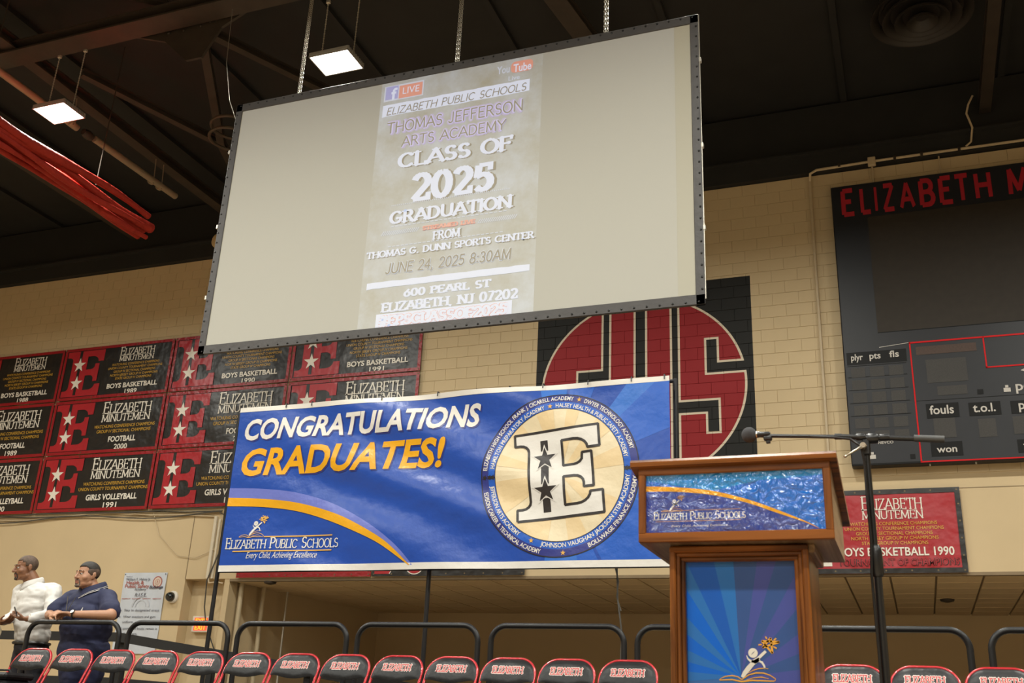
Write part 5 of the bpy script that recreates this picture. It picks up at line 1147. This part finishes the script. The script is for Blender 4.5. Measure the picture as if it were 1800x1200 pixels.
def ell(mb, c, r, M_=None, nu=20, nv=12):
    vs, fs = [], []
    for j in range(nv+1):
        a = -PI/2+PI*j/nv; a = max(-PI/2+.02, min(PI/2-.02, a))
        for i in range(nu):
            b = 2*PI*i/nu; v = Vector((r[0]*math.cos(a)*math.cos(b), r[1]*math.cos(a)*math.sin(b), r[2]*math.sin(a))); v = (M_ @ v if M_ else v)+Vector(c); vs.append(v)
    fs = [(j*nu+i, j*nu+(i+1) % nu, (j+1)*nu+(i+1) % nu, (j+1)*nu+i) for j in range(nv) for i in range(nu)]+[tuple(range(nu-1, -1, -1)), tuple(nv*nu+i for i in range(nu))]
    mb.add(vs, fs, True)
TMP = bpy.data.scenes.new('workbench')
def fuse(mb, name, m, parent, vox, smooth=4, wr=None):
    """voxel-join overlapping pieces into one continuous skin"""
    me = bpy.data.meshes.new('tmp'); me.from_pydata([tuple(v) for v in mb.v], [], mb.f)
    o = bpy.data.objects.new('tmp', me); TMP.collection.objects.link(o); md = o.modifiers.new('r', 'REMESH'); md.mode = 'VOXEL'; md.voxel_size = vox; md.use_smooth_shade = True
    sm = o.modifiers.new('s', 'SMOOTH'); sm.iterations = smooth; sm.factor = .5
    TMP.view_layers[0].update(); dg = TMP.view_layers[0].depsgraph; ev = o.evaluated_get(dg); out = bpy.data.meshes.new_from_object(ev); bpy.data.objects.remove(o)
    org = ORG[parent.name]
    nr = [v.normal.copy() for v in out.vertices] if wr else None
    for v in out.vertices:
        c = v.co.copy()
        if wr: c = c+wr(c, nr[v.index])
        v.co = (c.x-org.x, c.y-org.y, c.z-org.z)
    out.polygons.foreach_set('use_smooth', [True]*len(out.polygons)); out.materials.clear(); out.materials.append(m); out.name = name
    r = bpy.data.objects.new(name, out); COL.objects.link(r); r.parent = parent; ORG[r.name] = org; return r
def hand(mb, P, d, n, side, curl, r=.0092, thumb=.3, sc=1.):
    """P wrist, d pointing direction, n the way the palm faces, side +1/-1 puts the thumb on that side of the palm"""
    P, d, n = Vector(P), Vector(d).normalized(), Vector(n).normalized(); n = (n-d*n.dot(d)).normalized(); t = d.cross(n)*side
    for a in (.030, .010, -.010, -.028): capsule(mb, P+t*a*.6*sc, P+d*.085*sc+t*a*sc, .015*sc, .0125*sc)
    for i, (a, L_) in enumerate(zip((.031, .0105, -.010, -.029), (.95, 1.05, 1., .80))):
        p = P+d*(.088-(.008 if i == 3 else 0))*sc+t*a*sc; ang = 0; dd = (d+t*a*1.2).normalized()
        for k, (l, c) in enumerate(zip((.044, .028, .022), curl)):
            ang += c; q = p+(dd*math.cos(ang)+n*math.sin(ang))*l*L_*sc; capsule(mb, p, q, (r-.0006*k)*sc, (r-.0006*(k+1))*sc, 10); p = q
    p = P+d*.028*sc+t*.026*sc; q = p+(d*.55+t*.65+n*thumb)*.040*sc; capsule(mb, p, q, .0145*sc, .011*sc); q2 = q+(d*.8+t*.15+n*thumb)*.030*sc; capsule(mb, q, q2, .0105*sc, .009*sc); q3 = q2+(d*.85-t*.05+n*thumb)*.022*sc; capsule(mb, q2, q3, .009*sc, .0078*sc)
def head_pieces(mb, H, full=1., nose=1.):
    T = lambda x, y, z: H @ Vector((x, y, z)); Rm = H.to_3x3()
    ell(mb, T(0, .018, .032), (.077, .096, .084), Rm); ell(mb, T(0, -.028, -.030), (.063*full, .068, .086), Rm); ell(mb, T(0, -.036, -.078), (.055*full, .052, .038), Rm)
    capsule(mb, T(-.016, -.078, -.098), T(.016, -.078, -.098), .020, .020); capsule(mb, T(-.045*full, -.01, -.075), T(-.018, -.07, -.098), .022*full, .018); capsule(mb, T(.045*full, -.01, -.075), T(.018, -.07, -.098), .022*full, .018)
    capsule(mb, T(0, -.092, .016), T(0, -.121*nose, -.028), .0085, .0135); capsule(mb, T(-.013, -.104, -.032), T(.013, -.104, -.032), .0095, .0095)
    capsule(mb, T(-.044, -.078, .026), T(-.012, -.090, .024), .011, .011); capsule(mb, T(.044, -.078, .026), T(.012, -.090, .024), .011, .011)
    for s_ in (-1, 1):
        ell(mb, T(s_*.042*full, -.058, -.030), (.026, .026, .026), Rm); Me = Rm @ Matrix.Rotation(s_*.35, 3, 'Z')
        ell(mb, T(s_*.080, .012, -.008), (.008, .020, .032), Me); capsule(mb, T(s_*.084, .022, .016), T(s_*.084, .026, -.012), .0065, .0055); capsule(mb, T(s_*.080, .005, -.034), T(s_*.081, .006, -.028), .008, .007)
    capsule(mb, T(-.020, -.093, -.060), T(.020, -.093, -.060), .0065, .0065); capsule(mb, T(-.018, -.092, -.073), T(.018, -.092, -.073), .0078, .0078)
def face_details(t, body, H, hairm, skinlip, browm, beardm, hair='short', beard='goatee'):
    T = lambda x, y, z: H @ Vector((x, y, z)); Rm = H.to_3x3()
    for s_ in (-1, 1):
        q = MB(); ell(q, T(s_*.030, -.0795, .004), (.0125, .0115, .0125), Rm, 16, 10); e = q.build('eye', M['eye'], t)
        q = MB(); ell(q, T(s_*.031, -.0895, .003), (.0055, .0025, .0055), Rm, 12, 6); q.build('iris', M['iris'], e)
        q = MB(); capsule(q, T(s_*.044, -.082, .012), T(s_*.019, -.092, .013), .0042, .0042, 8); q.build('eyelid', M[skinlip], t)
        q = MB(); capsule(q, T(s_*.050, -.079, .030), T(s_*.016, -.0975, .030), .0040, .0052, 8, (Rm @ Vector((0, 1, 0)), .8)); q.build('eyebrow', M[browm], t)
    q = MB(); capsule(q, T(-.017, -.0975, -.0600), T(.017, -.0975, -.0600), .0045, .0045, 8); capsule(q, T(-.015, -.0965, -.0725), T(.015, -.0965, -.0725), .0055, .0055, 8); q.build('lips', M[skinlip+'_lip'], t)
    # hair: shell over the skull, cut at the hair line
    bm = bmesh.new(); bmesh.ops.create_uvsphere(bm, u_segments=40, v_segments=28, radius=1)
    th = 1.045 if hair == 'short' else 1.012
    for v in bm.verts:
        c = v.co.copy(); k = th+(.035*max(0, c.z)*max(0, .3-c.y) if hair == 'short' else 0); v.co = Vector((c.x*.0775*k, .018+c.y*.0965*k, .032+c.z*.085*k))
    def keep(v):
        x, y, z = v
        if y < -.045: return z > .072-.10*(abs(x)-.045 if abs(x) > .045 else 0)
        if y < .0: return z > .012 and not (y < -.028 and z < .050)
        return z > -.055+max(0, .03-y)*1.3
    dele = [f for f in bm.faces if not keep(f.calc_center_median())]; bmesh.ops.delete(bm, geom=dele, context='FACES')
    top_, side_ = MB(), MB(); q = MB(); q.bm(bm, True, H); o = q.build('hair', hairm, t, auto=0)
    so = o.modifiers.new('thick', 'SOLIDIFY'); so.thickness = .004
    if beard:
        q = MB()
        capsule(q, T(-.024, -.0955, -.050), T(.024, -.0955, -.050), .0058, .0058, 8); capsule(q, T(-.026, -.093, -.052), T(-.030, -.084, -.088), .0055, .0065, 8); capsule(q, T(.026, -.093, -.052), T(.030, -.084, -.088), .0055, .0065, 8)
        capsule(q, T(-.020, -.0875, -.099), T(.020, -.0875, -.099), .0135, .0135, 10); capsule(q, T(0, -.096, -.088), T(0, -.094, -.100), .008, .010, 8)
        fuse(q, 'beard', M[beardm], t, .003, 3)
def skin(name, c, lip):
    M[name] = mat(name, c, .45, var=.07, vscale=14, bump=.15, bscale=120, bdist=.001); b = M[name].node_tree.nodes['Principled BSDF']; b.inputs['Subsurface Weight'].default_value = .08; b.inputs['Subsurface Radius'].default_value = (.02, .008, .004)
    M[name+'_lip'] = mat(name+'_lip', lip, .4, var=.05)
skin('brown_skin', (.235, .105, .052), (.20, .065, .045)); skin('tan_skin', (.42, .215, .125), (.36, .12, .09))
M['eye'] = mat('eye_white', (.6, .56, .5), .2, var=0); M['iris'] = mat('dark_iris', (.02, .012, .008), .15, var=0)
M['hair_dark'] = mat('short_black_hair', (.018, .014, .011), .6, var=.3, vscale=60, bump=.8, bscale=180, bdist=.003); M['hair_fade'] = mat('cropped_hair', (.085, .052, .034), .65, var=.3, vscale=60, bump=.4, bscale=220, bdist=.002); M['beard_grey'] = mat('greying_beard', (.13, .10, .08), .8, var=.4, vscale=80, bump=.8, bscale=200, bdist=.003)
M['beard_dark'] = mat('dark_beard', (.035, .022, .015), .8, var=.3, vscale=80, bump=.8, bscale=200, bdist=.003)
M['shirt_white'] = mat('white_cotton_shirt', (.60, .58, .55), .75, var=.03, bump=.35, bscale=9, bdist=.02); M['polo_navy'] = mat('navy_polo_knit', (.016, .020, .060), .8, var=.1, bump=.3, bscale=8, bdist=.02)
M['trouser'] = mat('black_trousers', (.012, .012, .018), .8, bump=.3, bscale=9, bdist=.02); M['shoe'] = mat('black_leather', (.012, .011, .010), .3); M['belt'] = mat('black_belt', (.02, .018, .016), .35)
def wrinkle(sc, amp): return lambda c, n: n*(amp*(noise.noise(Vector((c.x*sc*.8, c.y*sc*.8, c.z*sc*1.5)))+.6*noise.noise(Vector((c.x*sc*2, c.y*sc*2, c.z*sc*3+7)))))
def headM(pos, yaw, pitch): return Matrix.Translation(pos) @ Matrix.Rotation(yaw, 4, 'Z') @ Matrix.Rotation(pitch, 4, 'X')
def legs(mb, hx, hy, hz, xs_, z0, r=1., extra=0., foot=True):
    for s_ in xs_:
        kn = (s_[0]*.9+hx*.1, hy-.03, z0+.50); capsule(mb, (s_[1], hy, hz-.05), kn, (.088+extra)*r, (.060+extra)*r); capsule(mb, kn, (s_[0], hy+.0, z0+.10), (.058+extra)*r, (.040+extra*1.3)*r)
        if foot: capsule(mb, (s_[0], hy+.03, z0+.045), (s_[0], hy-.14, z0+.035), .038, .034)

def collar(name, m, parent, c, r, front, tilt, stand=.032, fall=.045, gap=20, tip=None):
    """a turned-down collar round the neck, open towards the angle front"""
    n = 30; q = MB(); tl = MB(); rows_ = []
    for i in range(n+1):
        a = R(front+gap+(360-2*gap)*i/n); fr = .5+.5*math.cos(a-R(front)); ed = 1+.5*max(0, 1-abs(min(i, n-i))/4)
        ring = []
        for rr, dz in ((r, -.012), (r*.97, stand*.6), (r*1.0, stand), (r*1.10, stand*.75), (r*1.24, stand*.75-fall*.55*ed), (r*1.34, stand*.75-fall*ed), (r*1.30, stand*.75-fall*ed-.002)):
            x, y = c[0]+rr*math.cos(a)*1.0, c[1]+rr*math.sin(a)*1.05; ring.append((x, y, c[2]+dz-tilt*fr*(rr/r)))
        rows_.append(ring)
    K = 7; q.add([p for g in rows_ for p in g], [(i*K+k, (i+1)*K+k, (i+1)*K+k+1, i*K+k+1) for i in range(n) for k in range(K-1)], True)
    o = q.build(name, m, parent, auto=0); so = o.modifiers.new('t', 'SOLIDIFY'); so.thickness = .005; so.offset = 0
    if tip:
        for rad, dr, dz in ((.0028, 0, .004), (.0016, -.012, .017)): tl.tube([(g[5][0]+(g[4][0]-g[5][0])*(-dr/.03), g[5][1]+(g[4][1]-g[5][1])*(-dr/.03), g[5][2]+dz) for g in rows_], rad, 6)
        tl.build('collar_stripe', tip, parent)
# --- man in the navy polo, leaning on the rail with clasped hands
t = empty('person', (-7.62, 8.36, ST), 'stocky man in navy polo shirt leaning on the guard rail with clasped hands', 'person', 'men leaning at the rail on the left')
H = headM((-7.715, 8.225, 2.760), R(-12), R(3)) @ Matrix.Scale(1.12, 4)
b = MB(); head_pieces(b, H, 1.25, .955)
capsule(b, (-7.715, 8.245, 2.70), (-7.68, 8.30, 2.58), .082, .095); ell(b, (-7.715, 8.215, 2.665), (.064, .05, .035))   # neck and the soft chin under the jaw
ell(b, (-7.70, 8.33, 2.46), (.19, .12, .13)); ell(b, (-7.69, 8.33, 2.24), (.19, .15, .21)); ell(b, (-7.68, 8.38, 2.02), (.16, .12, .14)); capsule(b, (-7.88, 8.31, 2.545), (-7.50, 8.31, 2.545), .058, .058)
eL, eR = Vector((-7.20, 8.08, 2.355)), Vector((-7.99, 8.12, 2.36)); wL, wR = Vector((-7.585, 7.985, 2.352)), Vector((-7.885, 8.02, 2.345))
for sh_, e_, w_ in (((-7.48, 8.31, 2.54), eL, wL), ((-7.92, 8.30, 2.54), eR, wR)): capsule(b, sh_, e_, .062, .052); capsule(b, e_, w_, .050, .033)
hand(b, wL, (-1, -.10, .02), (-.12, -.25, -1), 1, (.35, .95, .8), sc=1.1, thumb=.15)
hand(b, wR, (.96, -.30, .16), (.1, .75, -.6), -1, (.3, .9, .8), sc=1.08, thumb=.2)
legs(b, -7.68, 8.40, 2.02, ((-7.82, -7.78), (-7.54, -7.58)), ST)
body = fuse(b, 'body', M['tan_skin'], t, .0055, 3)
face_details(t, body, H, M['hair_dark'], 'tan_skin', 'hair_dark', 'beard_grey')
for s_ in (-1, 1):   # greying sides of the head
    q = MB(); ell(q, H @ Vector((s_*.062, .020, .022)), (.0215, .062, .048), H.to_3x3()); q.build('side_hair', M['hair_fade'], t)
s_ = MB(); ell(s_, (-7.70, 8.32, 2.485), (.25, .175, .16)); ell(s_, (-7.69, 8.31, 2.25), (.275, .215, .25)); ell(s_, (-7.685, 8.33, 2.05), (.275, .21, .20)); capsule(s_, (-7.90, 8.31, 2.55), (-7.50, 8.31, 2.55), .088, .088); capsule(s_, (-7.685, 8.34, 2.0), (-7.68, 8.35, 1.86), .225, .235, fl=(Vector((0, 1, 0)), .85)); ell(s_, (-7.69, 8.345, 2.60), (.16, .11, .065)); ell(s_, (-7.70, 8.27, 2.37), (.24, .19, .16))
capsule(s_, (-7.49, 8.31, 2.54), (-7.275, 8.15, 2.40), .095, .092); capsule(s_, (-7.92, 8.30, 2.54), (-7.98, 8.17, 2.41), .090, .085)
capsule(s_, (-7.72, 8.27, 2.60), (-7.66, 8.36, 2.60), .088, .095)
shirt = fuse(s_, 'polo_shirt', M['polo_navy'], t, .010, 4, wrinkle(7, .012))
collar('collar', M['polo_navy'], t, (-7.69, 8.30, 2.685), .106, -120, .095, gap=24, tip=M['b_white'])
q = MB(); q.tube([(-7.82, 8.13, 2.54), (-7.77, 8.085, 2.46), (-7.745, 8.065, 2.38), (-7.74, 8.06, 2.33)], .004, 6); q.tube([(-7.69, 8.10, 2.53), (-7.725, 8.075, 2.42), (-7.74, 8.06, 2.33)], .003, 6); q.build('lanyard', M['cable'], t)
q = MB(); q.add([(-7.590, 8.086, 2.395), (-7.570, 8.088, 2.397), (-7.567, 8.089, 2.432), (-7.579, 8.087, 2.412)], [(0, 1, 2, 3)]); q.build('sail_emblem', M['b_white'], t)
tr_ = MB(); ell(tr_, (-7.68, 8.39, 2.0), (.20, .155, .13)); legs(tr_, -7.68, 8.40, 2.02, ((-7.82, -7.78), (-7.54, -7.58)), ST, 1., .018, False); fuse(tr_, 'trousers', M['trouser'], t, .012, 3, wrinkle(8, .008))
for x in (-7.82, -7.54): q = MB(); capsule(q, (x, 8.44, ST+.05), (x, 8.26, ST+.042), .048, .042, fl=(Vector((0, 0, 1)), .95)); fuse(q, 'shoe', M['shoe'], t, .01, 2)
q = MB(); ax = (wL-eL).normalized(); c_ = wL-ax*.015; u_ = ax.orthogonal().normalized(); v_ = ax.cross(u_); q.tube([c_+(u_*math.cos(a)+v_*math.sin(a))*.037 for a in [i*PI/10 for i in range(20)]], .0085, 8, closed=True); wt_ = q.build('wrist_watch', M['belt'], t)
q = MB(); q.bm((lambda bm: (bmesh.ops.create_cone(bm, cap_ends=True, segments=24, radius1=.021, radius2=.018, depth=.012), bm)[1])(bmesh.new()), True, Matrix.Translation(c_+Vector((.01, -.036, .02))) @ Matrix.Rotation(R(60), 4, 'X')); q.build('watch_face', M['nickel'], wt_)

# --- man in the white shirt, looking down to the left
t = empty('person', (-8.47, 8.42, ST), 'man with shaved head in white dress shirt looking down, holding a phone', 'person', 'men leaning at the rail on the left')
H = headM((-8.625, 8.31, 2.855), R(-26), R(10)) @ Matrix.Scale(1.08, 4)
b = MB(); head_pieces(b, H, 1.08, .97); capsule(b, (-8.61, 8.35, 2.79), (-8.56, 8.41, 2.68), .074, .082)
ell(b, (-8.50, 8.42, 2.54), (.15, .09, .13)); ell(b, (-8.48, 8.42, 2.32), (.14, .09, .20)); ell(b, (-8.46, 8.42, 2.10), (.14, .10, .13)); capsule(b, (-8.68, 8.38, 2.63), (-8.34, 8.44, 2.64), .045, .045)
eL, wL = Vector((-8.12, 8.27, 2.38)), Vector((-8.245, 8.09, 2.315)); eR, wR = Vector((-8.64, 8.32, 2.38)), Vector((-8.58, 8.10, 2.28))
for sh_, e_, w_ in (((-8.31, 8.43, 2.62), eL, wL), ((-8.69, 8.37, 2.62), eR, wR)): capsule(b, sh_, e_, .040, .036); capsule(b, e_, w_, .034, .028)
hand(b, wL, (-1, -.25, .02), (-.2, .1, .6), -1, (.35, .6, .45), sc=1.05, thumb=.5)
hand(b, wR, (.95, -.1, .1), (0, .2, .9), 1, (.4, .6, .5), sc=1.05, thumb=.4)
legs(b, -8.46, 8.44, 2.10, ((-8.58, -8.55), (-8.34, -8.37)), ST)
fuse(b, 'body', M['brown_skin'], t, .0055, 3)
face_details(t, None, H, M['hair_fade'], 'brown_skin', 'hair_dark', 'beard_dark', hair='buzz')
s_ = MB(); ell(s_, (-8.50, 8.40, 2.56), (.205, .155, .15)); ell(s_, (-8.47, 8.40, 2.34), (.20, .165, .25)); ell(s_, (-8.45, 8.41, 2.18), (.195, .155, .13)); capsule(s_, (-8.68, 8.37, 2.63), (-8.32, 8.44, 2.64), .078, .080); ell(s_, (-8.56, 8.40, 2.68), (.13, .09, .06)); ell(s_, (-8.49, 8.385, 2.45), (.19, .165, .16))
capsule(s_, (-8.31, 8.43, 2.62), eL, .086, .068); capsule(s_, eL, wL+(eL-wL)*.22, .066, .048); capsule(s_, (-8.69, 8.37, 2.62), eR, .078, .062); capsule(s_, eR, wR+(eR-wR)*.2, .060, .044)
fuse(s_, 'dress_shirt', M['shirt_white'], t, .009, 3, wrinkle(9, .011))
collar('collar', M['shirt_white'], t, (-8.575, 8.39, 2.745), .084, -125, .07, gap=16)
q = MB()
for i in range(6): a = 2.58-i*.07; q.lathe([(.006, 0), (.006, .003)], (-8.615+.014*i, 8.235-.004*i, a), 'y', 8)
q.build('buttons', M['eye'], t, kind='stuff')
tr_ = MB(); ell(tr_, (-8.455, 8.42, 2.06), (.185, .145, .11)); legs(tr_, -8.46, 8.44, 2.10, ((-8.58, -8.55), (-8.34, -8.37)), ST, 1., .018, False); fuse(tr_, 'trousers', M['trouser'], t, .012, 3, wrinkle(8, .008))
q = MB(); q.tube([(-8.455+.19*math.cos(a), 8.42+.15*math.sin(a), 2.105) for a in [i*PI/16 for i in range(32)]], .016, 6, closed=True); q.build('belt', M['belt'], t)
for x in (-8.58, -8.34): q = MB(); capsule(q, (x, 8.48, ST+.05), (x, 8.30, ST+.042), .046, .040, fl=(Vector((0, 0, 1)), .95)); fuse(q, 'shoe', M['shoe'], t, .01, 2)
q = MB(); ax = (wL-eL).normalized(); c_ = wL+(eL-wL)*.14; u_ = ax.orthogonal().normalized(); v_ = ax.cross(u_); q.tube([c_+(u_*math.cos(a)+v_*math.sin(a))*.035 for a in [i*PI/10 for i in range(20)]], .006, 8, closed=True); q.build('wrist_watch', M['nickel'], t)
# phone in his hand, pale cloth and tan hat at his side
ph = MB(); ph.cbox(-.036, .036, -.005, .005, -.075, .075, .004); o = ph.build('phone', mat('dark_phone', (.03, .03, .035), .2))
o.location = (-8.36, 8.05, 2.355); o.rotation_euler = (R(65), R(60), R(20)); tag(o, 'dark mobile phone held in the hand of the man in white', 'phone')
q = MB(); nn = 14; rnd = random.Random(5)
vs = []
for j in range(9):
    for i in range(nn+1): a = i/nn; bb = j/8; vs.append((-8.74+.24*a+.02*bb*math.sin(a*9), 8.02+.03*math.sin(a*12+bb*4), 2.255-.22*bb*(1-.45*a)-.05*(1-a)+.012*math.sin(a*15+bb*3)))
q.add(vs, [(j*(nn+1)+i, j*(nn+1)+i+1, (j+1)*(nn+1)+i+1, (j+1)*(nn+1)+i) for j in range(8) for i in range(nn)], True)
o = q.build('folded_cloth', mat('pale_gold_cloth', (.50, .42, .28), .8, bump=.6, bscale=20, bdist=.01), auto=0); md = o.modifiers.new('t', 'SOLIDIFY'); md.thickness = .012
tag(o, 'pale gold cloth dangling from the hands of the man in white', 'cloth')

t = empty('straw_hat', (-8.97, 8.16, 2.08), 'tan straw hat with whitish crown peeking in at the left edge', 'hat')
MB().lathe([(.004, .125), (.06, .12), (.082, .10), (.086, .07)], (-8.97, 8.16, 2.20), 'z', 28).build('crown', mat('off_white_felt', (.62, .55, .44), .8), t)
MB().lathe([(.086, .075), (.09, .02), (.14, -.005), (.145, -.06), (.13, -.10), (.10, -.12)], (-8.97, 8.16, 2.20), 'z', 28).build('brim', mat('tan_straw', (.50, .36, .15), .8, bump=.5, bscale=80, bdist=.004), t)

bpy.data.scenes.remove(TMP)
